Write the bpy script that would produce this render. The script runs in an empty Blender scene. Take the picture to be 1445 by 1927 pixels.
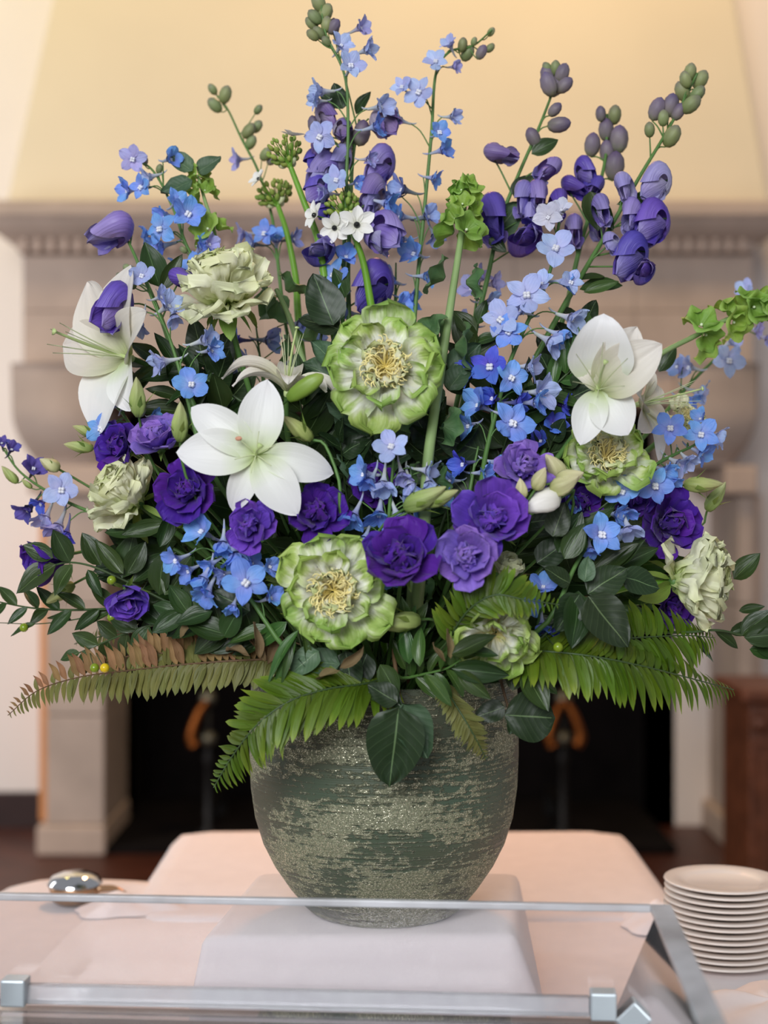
import bpy, math, random
import numpy as np
from mathutils import Vector, Matrix, noise

random.seed(7)
V = Vector
PI = math.pi
sc = bpy.context.scene
COL = sc.collection

# ------------------------------------------------------------------ camera, light, exposure
CAM_Y, CAM_Z, FPX = -1.9, 1.37, 2800.0
cam_data = bpy.data.cameras.new('camera')
cam = bpy.data.objects.new('camera', cam_data)
COL.objects.link(cam)
cam.location = (0, CAM_Y, CAM_Z)
cam.rotation_euler = (PI / 2, 0, 0)
cam_data.sensor_fit = 'VERTICAL'
cam_data.sensor_height = 36.0
cam_data.lens = FPX / 1927 * 36
cam_data.clip_start = 0.05
cam_data.dof.use_dof = True
cam_data.dof.focus_distance = 1.78
cam_data.dof.aperture_fstop = 2.7
sc.camera = cam


def C(r, g, b, a=1.0):
    def f(c):
        c /= 255.0
        return c / 12.92 if c <= 0.04045 else ((c + 0.055) / 1.055) ** 2.4
    return (f(r), f(g), f(b), a)


world = bpy.data.worlds.new('world')
sc.world = world
world.use_nodes = True
bg = world.node_tree.nodes['Background']
bg.inputs[0].default_value = (0.93, 0.95, 1.0, 1)
bg.inputs[1].default_value = 0.30


def area(name, loc, target, sx, sy, power, color):
    d = bpy.data.lights.new(name, 'AREA')
    d.shape = 'RECTANGLE'
    d.size, d.size_y, d.energy, d.color = sx, sy, power, color
    o = bpy.data.objects.new(name, d)
    COL.objects.link(o)
    o.location = loc
    o.rotation_euler = (V(target) - V(loc)).to_track_quat('-Z', 'Y').to_euler()
    return o


# the daylight of the window wall behind the photographer, and the warm lamps above the fireplace
area('window_daylight', (-1.3, -4.6, 3.0), (0, 0, 1.3), 2.6, 2.0, 215, (0.95, 0.97, 1.0))
area('warm_ceiling_lamp_right', (0.75, 2.3, 5.0), (0.5, 4.2, 3.4), 0.5, 0.5, 60, (1.0, 0.69, 0.31))
area('warm_ceiling_lamp_left', (-2.1, 3.1, 4.7), (-1.95, 4.6, 3.0), 0.5, 0.5, 17, (1.0, 0.80, 0.20))
area('side_window_daylight', (-3.7, 1.6, 1.9), (-1.7, 4.6, 1.1), 1.6, 1.8, 72, (0.97, 0.97, 0.97))
tl = area('warm_ceiling_lamp_table', (0.1, 2.2, 3.4), (0.05, 0.95, 0.75), 0.3, 0.3, 6.5, (1.0, 0.44, 0.19))
tl.data.spread = math.radians(70)
sc.view_settings.view_transform = 'Standard'
sc.view_settings.look = 'None'
sc.view_settings.exposure = 0.0
sc.view_settings.gamma = 1.0
sc.view_settings.use_curve_mapping = False
try:
    sc.cycles.max_bounces = 8
    sc.cycles.transparent_max_bounces = 16
    sc.cycles.use_denoising = True
    sc.cycles.caustics_reflective = False
    sc.cycles.caustics_refractive = False
except Exception:
    pass


def P(px, py, Y):
    """the point seen at pixel (px, py) of the photograph at depth Y"""
    d = (Y - CAM_Y) / FPX
    return V(((px - 722.5) * d, Y, CAM_Z - (py - 963.5) * d))


def PX(Y):
    return (Y - CAM_Y) / FPX


def dome(px, py, off=0.0):
    """depth of the bouquet's rounded front"""
    q = 1 - ((px - 725) / 640) ** 2 - ((py - 930) / 500) ** 2
    return 0.03 - 0.25 * math.sqrt(max(0.0, q)) + off


# ------------------------------------------------------------------ scene graph helpers
WM = {}


def thing(name, label, cat, loc=(0, 0, 0), group=None, rz=0):
    o = bpy.data.objects.new(name, None)
    o.empty_display_size = 0.02
    COL.objects.link(o)
    M = Matrix.Translation(V(loc)) @ Matrix.Rotation(rz, 4, 'Z')
    o.matrix_basis = M
    WM[o.name] = M
    o['label'] = label
    o['category'] = cat
    if group:
        o['group'] = group
    return o


def part(name, me, parent, M=None, label=None, stuff=False):
    """a mesh object under a thing or a part; M is its world matrix"""
    M = Matrix() if M is None else M
    o = bpy.data.objects.new(name, me)
    COL.objects.link(o)
    if parent is not None:
        o.parent = parent
        o.matrix_basis = WM[parent.name].inverted() @ M
    else:
        o.matrix_basis = M
    WM[o.name] = M
    if label:
        o['label'] = label
    if stuff:
        o['kind'] = 'stuff'
    return o


def structure(name, me):
    o = part(name, me, None)
    o['kind'] = 'structure'
    return o


def frame(pos, d, roll=0.0, s=1.0):
    """local Z along d, local Y as near to up as it gets"""
    z = V(d).normalized()
    up = V((0, 0, 1)) if abs(z.z) < 0.93 else V((0, 1, 0))
    y = (up - z * up.dot(z)).normalized()
    x = y.cross(z)
    M = Matrix((x, y, z)).transposed().to_4x4()
    return Matrix.Translation(V(pos)) @ M @ Matrix.Rotation(roll, 4, 'Z') @ Matrix.Scale(s, 4)


def leaf_frame(pos, xd, nd, s=1.0):
    """local X along xd, local Z as near to nd as it gets"""
    x = V(xd).normalized()
    z = V(nd)
    z = z - x * z.dot(x)
    if z.length < 1e-4:
        z = x.orthogonal()
    z.normalize()
    y = z.cross(x)
    return Matrix.Translation(V(pos)) @ Matrix((x, y, z)).transposed().to_4x4() @ Matrix.Scale(s, 4)


def R(deg):
    return math.radians(deg)


def petal_at(F, phi, elev, r0=0.0, z0=0.0, s=1.0, roll=0.0):
    return (F @ Matrix.Rotation(R(phi), 4, 'Z') @ Matrix.Translation((r0, 0, z0))
            @ Matrix.Rotation(-R(elev), 4, 'Y') @ Matrix.Rotation(R(roll), 4, 'X') @ Matrix.Scale(s, 4))


# ------------------------------------------------------------------ mesh helpers
class MB:
    """collects vertices and faces, then becomes ONE mesh"""

    def __init__(self):
        self.v, self.f, self.uv = [], [], []

    def grid(self, pts, uvs, nu, nv, wrap=False):
        b = len(self.v)
        self.v += pts
        self.uv += uvs
        for i in range(nu - 1):
            for j in range(nv if wrap else nv - 1):
                k = (j + 1) % nv
                self.f.append((b + i * nv + j, b + (i + 1) * nv + j, b + (i + 1) * nv + k, b + i * nv + k))

    def tube(self, pts, r, n=6, cap=True, taper=None):
        """r: one radius, or (start, end), or a list"""
        m = len(pts)
        rr = [r] * m if not hasattr(r, '__len__') else (
            [r[0] + (r[1] - r[0]) * i / (m - 1) for i in range(m)] if len(r) == 2 else list(r))
        P_, U = [], []
        prev = None
        for i in range(m):
            t = (V(pts[min(i + 1, m - 1)]) - V(pts[max(i - 1, 0)]))
            t = t.normalized() if t.length > 1e-9 else V((0, 0, 1))
            a = t.orthogonal().normalized() if prev is None else (prev - t * prev.dot(t)).normalized()
            prev = a
            c = t.cross(a)
            for j in range(n):
                w = 2 * PI * j / n
                P_.append(tuple(V(pts[i]) + (a * math.cos(w) + c * math.sin(w)) * rr[i]))
                U.append((i / (m - 1), j / n))
        b = len(self.v)
        self.grid(P_, U, m, n, wrap=True)
        if cap:
            self.f.append(tuple(b + j for j in range(n))[::-1])
            self.f.append(tuple(b + (m - 1) * n + j for j in range(n)))

    def lathe(self, prof, n=24, M=None, lobes=0, amp=0.0, twist=0.0, cap=False):
        """prof: (radius, z) pairs"""
        P_, U = [], []
        m = len(prof)
        for i, (r, z) in enumerate(prof):
            for j in range(n):
                w = 2 * PI * j / n + twist * i / (m - 1)
                q = r * (1 + amp * math.cos(lobes * 2 * PI * j / n)) if lobes else r
                p = V((q * math.cos(w), q * math.sin(w), z))
                P_.append(tuple(M @ p if M else p))
                U.append((i / (m - 1), j / n))
        b = len(self.v)
        self.grid(P_, U, m, n, wrap=True)
        if cap:
            self.f.append(tuple(b + j for j in range(n))[::-1])
            self.f.append(tuple(b + (m - 1) * n + j for j in range(n)))

    def prism(self, bot, top):
        """a closed solid between two loops of corners"""
        b, n = len(self.v), len(bot)
        self.v += [tuple(p) for p in bot] + [tuple(p) for p in top]
        self.uv += [(0, j / n) for j in range(n)] + [(1, j / n) for j in range(n)]
        for j in range(n):
            k = (j + 1) % n
            self.f.append((b + j, b + k, b + n + k, b + n + j))
        self.f.append(tuple(range(b + n - 1, b - 1, -1)))
        self.f.append(tuple(range(b + n, b + 2 * n)))

    def box(self, x0, x1, y0, y1, z0, z1, M=None):
        q = [V((x0, y0, z0)), V((x1, y0, z0)), V((x1, y1, z0)), V((x0, y1, z0))]
        t = [V((p.x, p.y, z1)) for p in q]
        if M:
            q, t = [M @ p for p in q], [M @ p for p in t]
        self.prism(q, t)

    def mesh(self, name, mat, smooth=True, bevel=0.0):
        me = bpy.data.meshes.new(name)
        me.from_pydata(self.v, [], self.f)
        uvl = me.uv_layers.new(name='UVMap')
        idx = np.zeros(len(me.loops), dtype=np.int32)
        me.loops.foreach_get('vertex_index', idx)
        uvl.data.foreach_set('uv', np.array(self.uv, dtype=np.float32)[idx].ravel())
        if bevel:
            import bmesh
            bm = bmesh.new()
            bm.from_mesh(me)
            bmesh.ops.bevel(bm, geom=bm.edges[:], offset=bevel, segments=2, affect='EDGES', profile=0.5)
            bm.to_mesh(me)
            bm.free()
        me.materials.append(mat)
        if smooth:
            me.polygons.foreach_set('use_smooth', [True] * len(me.polygons))
        me.update()
        return me


def recolor(me, name, mat):
    m = me.copy()
    m.name = name
    m.materials.clear()
    m.materials.append(mat)
    return m


def curve(pts, n=16):
    """Catmull-Rom through the given points"""
    p = [V(q) for q in pts]
    p = [p[0] * 2 - p[1]] + p + [p[-1] * 2 - p[-2]]
    out = []
    segs = len(p) - 3
    for k in range(n + 1):
        t = k / n * segs
        i = min(int(t), segs - 1)
        t -= i
        a, b, c, d = p[i:i + 4]
        out.append(0.5 * ((2 * b) + (c - a) * t + (2 * a - 5 * b + 4 * c - d) * t * t + (3 * b - a - 3 * c + d) * t ** 3))
    return out


PROF = {
    'ovate': lambda u: max(0.0, math.sin(PI * min(1, u ** 0.82))) ** 0.75,
    'tepal': lambda u: (max(0.0, math.sin(PI * u ** 0.95)) ** 0.72) * 0.97 + 0.16 * (1 - u) * (u < 1),
    'lance': lambda u: max(0.0, math.sin(PI * min(1, u ** 0.7))) ** 1.15,
    'fan': lambda u: (0.14 + 0.86 * u ** 0.75) * max(0.0, 1 - u ** 7) ** 0.5,
    'round': lambda u: (0.10 * (1 - u) + max(0.0, math.sin(PI * u ** 1.05)) ** 0.6),
    'strap': lambda u: (0.5 + 0.5 * min(1, u * 3)) * max(0.0, 1 - u ** 4) ** 0.6,
    'leaf': lambda u: max(0.0, math.sin(PI * min(1, u ** 0.8))) ** 0.85,
    'broad': lambda u: (max(0.0, math.sin(PI * min(1, u ** 0.72))) ** 0.62) * (1 - 0.10 * u),
}


def petal(name, mat, W=0.3, prof='ovate', curl=0.0, cp=1.0, tip=0.0, cup=0.3, ruf=0.0, fq=2.5, fold=0.0, nf=3,
          crump=0.0, notch=0.0, nu=9, nv=7, seed=0, sickle=0.0, keel=0.0, twist=0.0):
    """a petal or leaf of length 1 along +X, upper side +Z, W its half width"""
    rnd = random.Random(seed)
    ph, ph2 = rnd.random() * 6.28, rnd.random() * 6.28
    f = PROF[prof]
    x = z = y0 = 0.0
    pts, uvs = [], []
    N = nu - 1
    for i in range(nu):
        u = i / N
        th = curl * u ** cp + (tip * max(0.0, (u - 0.6) / 0.4) ** 1.5)
        if i:
            thm = curl * ((i - 0.5) / N) ** cp + (tip * max(0.0, ((i - 0.5) / N - 0.6) / 0.4) ** 1.5)
            x += math.cos(thm) / N
            z += math.sin(thm) / N
        y0 = sickle * u * u
        w = W * f(u)
        tw = twist * u
        nx, nz = -math.sin(th), math.cos(th)
        for j in range(nv):
            v = -1 + 2 * j / (nv - 1)
            yy = v * w
            h = cup * yy * yy / max(W, 1e-6) + keel * abs(yy)
            h += ruf * u ** 1.4 * abs(v) ** 1.3 * math.sin(fq * 2 * PI * u + (ph if v > 0 else ph2))
            h += ruf * 0.8 * u ** 3 * math.sin(fq * PI * v + ph)
            h += fold * math.sin(PI * u) ** 0.5 * math.sin(nf * PI * v + ph2) * (0.4 + 0.6 * u)
            if crump:
                h += crump * noise.noise((u * 3.2 + seed * 3.7, v * 2.4, seed * 1.3))
            ext = 0.0
            if notch:
                ext = -notch * u ** 4 * (0.5 + 0.5 * noise.noise((v * 3.1, seed * 2.3, 1.7)) + 0.25 * math.sin(9 * v + ph))
            yq = yy * math.cos(tw) - h * math.sin(tw)
            hq = yy * math.sin(tw) + h * math.cos(tw)
            pts.append((x + nx * hq + ext * math.cos(th), yq + y0, z + nz * hq + ext * math.sin(th)))
            uvs.append((u, 0.5 + 0.5 * v))
    m = MB()
    m.grid(pts, uvs, nu, nv)
    return m.mesh(name, mat)


# ------------------------------------------------------------------ material helpers
class NT:
    def __init__(self, name):
        self.m = bpy.data.materials.new(name)
        self.m.use_nodes = True
        self.t = self.m.node_tree
        self.b = self.t.nodes['Principled BSDF']
        self.out = self.t.nodes['Material Output']

    def n(self, kind, **kw):
        x = self.t.nodes.new(kind)
        for k, v in kw.items():
            if k.startswith('i_'):
                x.inputs[k[2:].replace('_', ' ')].default_value = v
            else:
                setattr(x, k, v)
        return x

    def l(self, a, b):
        self.t.links.new(a, b)

    def math(self, op, a, b=None):
        x = self.n('ShaderNodeMath', operation=op)
        for k, q in enumerate((a, b)):
            if q is None:
                continue
            if isinstance(q, (int, float)):
                x.inputs[k].default_value = q
            else:
                self.l(q, x.inputs[k])
        return x.outputs[0]

    def ramp(self, fac, stops, interp='LINEAR'):
        x = self.n('ShaderNodeValToRGB')
        x.color_ramp.interpolation = interp
        e = x.color_ramp.elements
        e[0].position, e[0].color = stops[0]
        e[1].position, e[1].color = stops[-1]
        for p, c in stops[1:-1]:
            q = e.new(p)
            q.color = c
        self.l(fac, x.inputs[0])
        return x.outputs[0]

    def mix(self, fac, a, b, blend='MIX'):
        x = self.n('ShaderNodeMix', data_type='RGBA', blend_type=blend)
        for s, q in ((x.inputs[0], fac), (x.inputs[6], a), (x.inputs[7], b)):
            if isinstance(q, (int, float, tuple)):
                s.default_value = q
            else:
                self.l(q, s)
        return x.outputs[2]

    def noise(self, vec=None, scale=5.0, detail=3.0, rough=0.55):
        x = self.n('ShaderNodeTexNoise')
        x.inputs['Scale'].default_value = scale
        x.inputs['Detail'].default_value = detail
        x.inputs['Roughness'].default_value = rough
        if vec is not None:
            self.l(vec, x.inputs['Vector'])
        return x.outputs['Fac']

    def bump(self, h, strength=0.3, dist=0.01):
        x = self.n('ShaderNodeBump')
        x.inputs['Strength'].default_value = strength
        x.inputs['Distance'].default_value = dist
        self.l(h, x.inputs['Height'])
        self.l(x.outputs[0], self.b.inputs['Normal'])
        return x.outputs[0]


def plain(name, col, rough=0.5, metal=0.0, var=0.06, scale=12.0, bump=0.0, spec=0.5, dist=0.01, tint=None, coord='Object'):
    k = NT(name)
    tc = k.n('ShaderNodeTexCoord').outputs[coord]
    f = k.noise(tc, scale, 4.0)
    lo = tuple(c * (1 - var) for c in col[:3]) + (1,)
    hi = tuple(min(1, c * (1 + var)) for c in col[:3]) + (1,)
    k.l(k.ramp(f, [(0.3, lo), (0.7, tint or hi)]), k.b.inputs['Base Color'])
    k.b.inputs['Roughness'].default_value = rough
    k.b.inputs['Metallic'].default_value = metal
    k.b.inputs['Specular IOR Level'].default_value = spec
    if bump:
        k.bump(f, bump, dist)
    return k.m


def leafy(name, stops, rough=0.5, spec=0.4, transl=0.25, vein=0.12, vs=12.0, mottle=0.0, var=0.12, hue=0.015, midrib=None,
          side=0.0, bump=0.25, sheen=0.0, edge=None):
    """petal or leaf: colours along its length from base to tip, fine veins, each copy a little different"""
    k = NT(name)
    uv = k.n('ShaderNodeUVMap').outputs[0]
    s = k.n('ShaderNodeSeparateXYZ')
    k.l(uv, s.inputs[0])
    u, v = s.outputs[0], s.outputs[1]
    oi = k.n('ShaderNodeObjectInfo').outputs['Random']
    cx = k.n('ShaderNodeCombineXYZ')
    k.l(k.math('MULTIPLY', u, 1.6), cx.inputs[0])
    k.l(k.math('MULTIPLY', v, vs), cx.inputs[1])
    k.l(k.math('MULTIPLY', oi, 37.0), cx.inputs[2])
    streak = k.noise(cx.outputs[0], 1.0, 2.0)
    fac = u
    if mottle:
        cy = k.n('ShaderNodeCombineXYZ')
        k.l(k.math('MULTIPLY', u, 2.6), cy.inputs[0])
        k.l(k.math('MULTIPLY', v, 3.4), cy.inputs[1])
        k.l(k.math('MULTIPLY', oi, 53.0), cy.inputs[2])
        mo = k.noise(cy.outputs[0], 1.0, 3.0)
        fac = k.math('ADD', u, k.math('MULTIPLY', k.math('SUBTRACT', mo, 0.5), mottle))
        fac = k.math('ADD', fac, k.math('MULTIPLY', k.math('SUBTRACT', streak, 0.5), mottle * 0.5))
    col = k.ramp(fac, stops)
    if vein:
        col = k.mix(k.math('MULTIPLY', streak, vein * 2), col, (0.0, 0.0, 0.0, 1), 'MIX')
    av = k.math('ABSOLUTE', k.math('SUBTRACT', v, 0.5))
    h = streak
    if midrib:
        line = k.math('LESS_THAN', av, 0.016)
        col = k.mix(k.math('MULTIPLY', line, 0.75), col, midrib)
        if side:
            # side veins run outward and forward from the midrib
            w = k.math('SINE', k.math('MULTIPLY', k.math('SUBTRACT', u, k.math('MULTIPLY', av, 0.55)), 50.0))
            sv = k.math('GREATER_THAN', w, 0.95)
            col = k.mix(k.math('MULTIPLY', sv, side), col, midrib)
            h = w
    if edge:
        e = k.math('MULTIPLY', k.math('POWER', k.math('MULTIPLY', av, 2.0), 5.0), edge[1])
        col = k.mix(e, col, edge[0])
    hs = k.n('ShaderNodeHueSaturation')
    k.l(k.math('ADD', k.math('MULTIPLY', k.math('SUBTRACT', oi, 0.5), hue * 2), 0.5), hs.inputs['Hue'])
    o2 = k.math('FRACT', k.math('MULTIPLY', oi, 17.31))
    k.l(k.math('ADD', k.math('MULTIPLY', k.math('SUBTRACT', o2, 0.5), var * 2), 1.0), hs.inputs['Value'])
    k.l(col, hs.inputs['Color'])
    col = hs.outputs[0]
    k.l(col, k.b.inputs['Base Color'])
    k.b.inputs['Roughness'].default_value = rough
    k.b.inputs['Specular IOR Level'].default_value = spec
    if sheen:
        k.b.inputs['Sheen Weight'].default_value = sheen
    nrm = k.bump(h, bump, 0.004) if bump else None
    if transl:
        tr = k.n('ShaderNodeBsdfTranslucent')
        k.l(col, tr.inputs[0])
        mx = k.n('ShaderNodeMixShader')
        mx.inputs[0].default_value = transl
        k.l(k.b.outputs[0], mx.inputs[1])
        k.l(tr.outputs[0], mx.inputs[2])
        k.l(mx.outputs[0], k.out.inputs[0])
    return k.m

# ------------------------------------------------------------------ the room
M_plaster = plain('cream_plaster', C(214, 200, 176), 0.85, var=0.03, scale=1.6, bump=0.05)
M_wall = plain('pale_pink_plaster', C(238, 226, 218), 0.85, var=0.03, scale=1.2, bump=0.05)
M_stone = plain('mauve_limestone', C(174, 154, 141), 0.8, var=0.16, scale=3.0, bump=0.25, dist=0.02)
M_stone2 = plain('pale_limestone', C(184, 160, 144), 0.8, var=0.12, scale=3.0, bump=0.2)
M_tan = plain('orange_tan_strip', C(206, 138, 84), 0.5, var=0.08, scale=4.0)  # even orange-tan colour for the side strip of the left leg
M_soot = plain('sooty_firebrick', C(20, 15, 14), 0.95, var=0.3, scale=8.0, bump=0.3, spec=0.1)
M_floor = plain('dark_stained_floor', C(74, 34, 20), 0.45, var=0.3, scale=6.0, bump=0.1)
M_darkwood = plain('dark_brown_wood', C(46, 22, 18), 0.4, var=0.25, scale=6.0)
M_redwood = plain('carved_walnut', C(110, 62, 40), 0.45, var=0.3, scale=14.0, bump=0.4)
M_brass = plain('aged_brass', C(128, 70, 26), 0.4, metal=0.85, var=0.15, scale=9.0)
M_iron = plain('black_iron', C(28, 25, 24), 0.5, metal=0.6, var=0.2)
M_ball = plain('tarnished_metal', C(110, 104, 88), 0.4, metal=0.8, var=0.2)


def wall_box(name, mat, x0, x1, y0, y1, z0, z1, parent=None):
    m = MB()
    m.box(x0, x1, y0, y1, z0, z1)
    me = m.mesh(name, mat, smooth=False)
    return part(name, me, parent) if parent else structure(name, me)


structure('floor', (lambda m: (m.box(-4, 4, -2.6, 5.4, -0.1, 0), m.mesh('floor', M_floor, False))[1])(MB()))
# the wall behind is built round the opening of the fireplace
wb = wall_box('wall_back', M_wall, -4, -1.12, 4.6, 4.8, 0, 5.2)
wall_box('wall_section', M_wall, 1.17, 4, 4.6, 4.8, 0, 5.2, wb)
wall_box('wall_section', M_wall, -1.12, 1.17, 4.6, 4.8, 1.9, 5.2, wb)
wall_box('baseboard_left', M_darkwood, -4, -1.40, 4.56, 4.6, 0, 0.15)
wall_box('baseboard_right', M_darkwood, 1.45, 4, 4.56, 4.6, 0, 0.15)
# tapered plaster hood over the mantel
m = MB()
m.prism([(-1.53, 4.08, 2.57), (1.56, 4.08, 2.57), (1.56, 4.62, 2.57), (-1.53, 4.62, 2.57)],
        [(-1.06, 4.22, 4.8), (1.22, 4.22, 4.8), (1.22, 4.62, 4.8), (-1.06, 4.62, 4.8)])
hood = thing('chimney_hood', 'tapered cream plaster chimney breast rising above the stone mantel', 'chimney', (0, 4.35, 2.57))
part('hood_body', m.mesh('hood_body', M_plaster, False, bevel=0.015), hood)

FP = thing('fireplace_mantel', 'large mauve stone fireplace mantel with dentil moulding behind the flowers', 'fireplace', (0, 4.2, 0))


def fp(name, x0, x1, y0, y1, z0, z1, mat=None, bev=0.012):
    m = MB()
    m.box(x0, x1, y0, y1, z0, z1)
    return part(name, m.mesh(name, mat or M_stone, False, bevel=bev), FP)


fp('shelf', -1.60, 1.62, 3.86, 4.6, 2.515, 2.58)
m = MB()   # cavetto under the shelf
prof = [(3.88, 2.515), (3.90, 2.49), (3.94, 2.46), (3.985, 2.44), (3.99, 2.40), (4.6, 2.40), (4.6, 2.515)]
m.prism([(-1.56 + 0.11 * min(1, (y - 3.88) / 0.1), y, z) for y, z in prof],
        [(1.58 - 0.11 * min(1, (y - 3.88) / 0.1), y, z) for y, z in prof])
part('cavetto', m.mesh('cavetto', M_stone, False), FP)
m = MB()
m.box(-0.013, 0.013, -0.02, 0.02, -0.03, 0.03)
den = m.mesh('dentil', M_stone2, False, bevel=0.005)
for i in range(54):
    part('dentil', den, FP, Matrix.Translation((-1.42 + i * 0.0535, 3.985, 2.425)))
# frieze of separate stone blocks with recessed joints
xs = [-1.44, -0.98, -0.5, 0.02, 0.52, 1.0, 1.47]
for i in range(6):
    for z0, z1 in ((1.95, 2.169), (2.171, 2.395)):
        fp('stone_block', xs[i] + 0.001, xs[i + 1] - 0.001, 4.03, 4.6, z0, z1, bev=0.003)
fp('lintel', -1.13, 1.17, 4.06, 4.6, 1.80, 1.945)
for sgn, xa, xb in ((-1, -1.47, -1.12), (1, 1.17, 1.48)):
    m = MB()  # scrolled corbel: bulging above, drawn in below
    pr = []
    for i in range(13):
        t = i / 12
        z = 1.955 - 0.40 * t
        y = 3.93 + 0.015 * math.sin(t * PI) + 0.13 * max(0, (t - 0.45) / 0.55) ** 2
        pr.append((y, z, 0.085 * max(0, (t - 0.45) / 0.55) ** 2))
    pts, uvs = [], []
    for y, z, ins in pr:
        x0, x1 = (xa + ins, xb) if sgn < 0 else (xa, xb - ins)
        row = [(x0, 4.6, z), (x0, y + 0.03, z), (x0 + 0.03, y, z), (x1 - 0.03, y, z), (x1, y + 0.03, z), (x1, 4.6, z)]
        pts += row
        uvs += [(0, 0)] * 6
    m.grid(pts, uvs, 13, 6)
    n0 = len(m.v)
    m.f.append(tuple(range(5, -1, -1)))
    m.f.append(tuple(range(n0 - 6, n0)))
    part('corbel', m.mesh('corbel', M_stone), FP)
    xo = xa + 0.085 if sgn < 0 else xb - 0.095
    xi = xb
    a, b = min(xo, xi), max(xo, xi)
    fp('capital', a - 0.03, b + 0.005, 4.0, 4.6, 1.44, 1.555, M_stone2)
    lo = 0.12
    for k in range(3):
        fp('leg_block', a + 0.035, b, 4.05, 4.6, lo + k * 0.44, lo + k * 0.44 + 0.436, bev=0.006)
    fp('leg_foot', a, b + 0.01, 4.02, 4.6, 0.0, 0.118, M_stone2)
    sx = a - 0.01 if sgn < 0 else b + 0.0
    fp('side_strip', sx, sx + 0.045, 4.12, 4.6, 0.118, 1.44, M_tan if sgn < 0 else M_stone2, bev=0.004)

FB = thing('firebox', 'black sooty firebox opening of the stone fireplace', 'firebox', (0, 4.7, 0))
for nm, bx in (('back_panel', (-1.12, 1.17, 5.15, 5.25, 0, 1.9)), ('side_panel', (-1.22, -1.12, 4.6, 5.25, 0, 1.9)),
               ('side_panel', (1.17, 1.27, 4.6, 5.25, 0, 1.9)), ('top_panel', (-1.22, 1.27, 4.6, 5.25, 1.9, 2.0)),
               ('hearth_panel', (-1.12, 1.17, 4.05, 5.25, 0.001, 0.03))):
    m = MB()
    m.box(*bx)
    part(nm, m.mesh(nm, M_soot, False), FB)


def andiron(x, label, lean):
    a = thing('andiron', label, 'andiron', (x, 4.2, 0.03), 'pair of andirons in the firebox')
    T = Matrix.Translation((x, 4.2, 0.03))
    m = MB()
    m.lathe([(0.0, 0.0), (0.05, 0.0), (0.05, 0.02), (0.018, 0.05), (0.016, 0.30), (0.026, 0.33), (0.014, 0.36), (0.014, 0.53), (0.0, 0.535)], 16, T)
    part('post', m.mesh('post', M_iron), a)
    for z, r in ((0.575, 0.036), (0.41, 0.036)):
        m = MB()
        m.lathe([(r * math.sin(PI * i / 10), z - r * math.cos(PI * i / 10)) for i in range(11)], 16, T)
        part('ball', m.mesh('ball', M_ball), a)
    for k in ((0,) if lean > 0 else (0, 1)):
        m = MB()
        g = lean if k == 0 else -lean
        m.tube(curve([(x + 0.0 * g, 4.17, 0.60), (x - 0.035 * g, 4.16, 0.55), (x - 0.065 * g, 4.15, 0.46), (x - 0.05 * g, 4.15, 0.42)], 10), (0.014, 0.024), 8)
        part('scroll', m.mesh('scroll', M_brass), a)
    m = MB()
    m.box(x - 0.02, x + 0.02, 4.2, 4.75, 0.12, 0.15)
    m.box(x - 0.02, x + 0.02, 4.7, 4.74, 0.03, 0.12)
    part('log_bar', m.mesh('log_bar', M_iron, False), a)


andiron(-0.72, 'brass and iron andiron at the left of the black firebox', 1)
andiron(0.735, 'brass and iron andiron at the right of the black firebox', -1)

# carved wooden cabinet beside the fireplace, low right
cb = thing('wooden_cabinet', 'carved reddish brown wooden cabinet at the right of the fireplace', 'cabinet', (1.5, 3.3, 0))
for nm, bx, bv in (('body', (1.24, 1.84, 3.15, 3.55, 0.08, 0.72), 0.01), ('top', (1.21, 1.87, 3.12, 3.58, 0.722, 0.77), 0.012),
                   ('plinth', (1.22, 1.86, 3.13, 3.57, 0.0, 0.078), 0.01)):
    m = MB()
    m.box(*bx)
    part(nm, m.mesh(nm, M_redwood, False, bevel=bv), cb)
for x0 in (1.27, 1.56):
    m = MB()
    m.box(x0, x0 + 0.25, 3.13, 3.149, 0.12, 0.55)
    d = part('door', m.mesh('door', M_redwood, False, bevel=0.006), cb)
    m = MB()
    m.lathe([(0.0, 0.0), (0.012, 0.0), (0.016, 0.012), (0.0, 0.024)], 12, Matrix.Translation((x0 + (0.22 if x0 < 1.4 else 0.03), 3.129, 0.36)) @ Matrix.Rotation(PI / 2, 4, 'X'))
    part('knob', m.mesh('knob', M_brass), d)
for k in range(9):
    m = MB()
    m.lathe([(0.0, 0.0), (0.03, 0.0), (0.024, 0.008), (0.010, 0.016), (0.0, 0.014)], 10, Matrix.Translation((1.28 + 0.066 * k, 3.148, 0.65)) @ Matrix.Rotation(PI / 2, 4, 'X'), lobes=5, amp=0.2)
    part('rosette', m.mesh('rosette', M_redwood), cb)

# ------------------------------------------------------------------ tables
M_cloth = plain('white_linen', C(238, 230, 230), 0.85, var=0.025, scale=30.0, bump=0.06, dist=0.002, spec=0.2)
M_linen = plain('folded_linen', C(240, 230, 228), 0.85, var=0.03, scale=22.0, bump=0.06, dist=0.002, spec=0.2)


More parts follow.
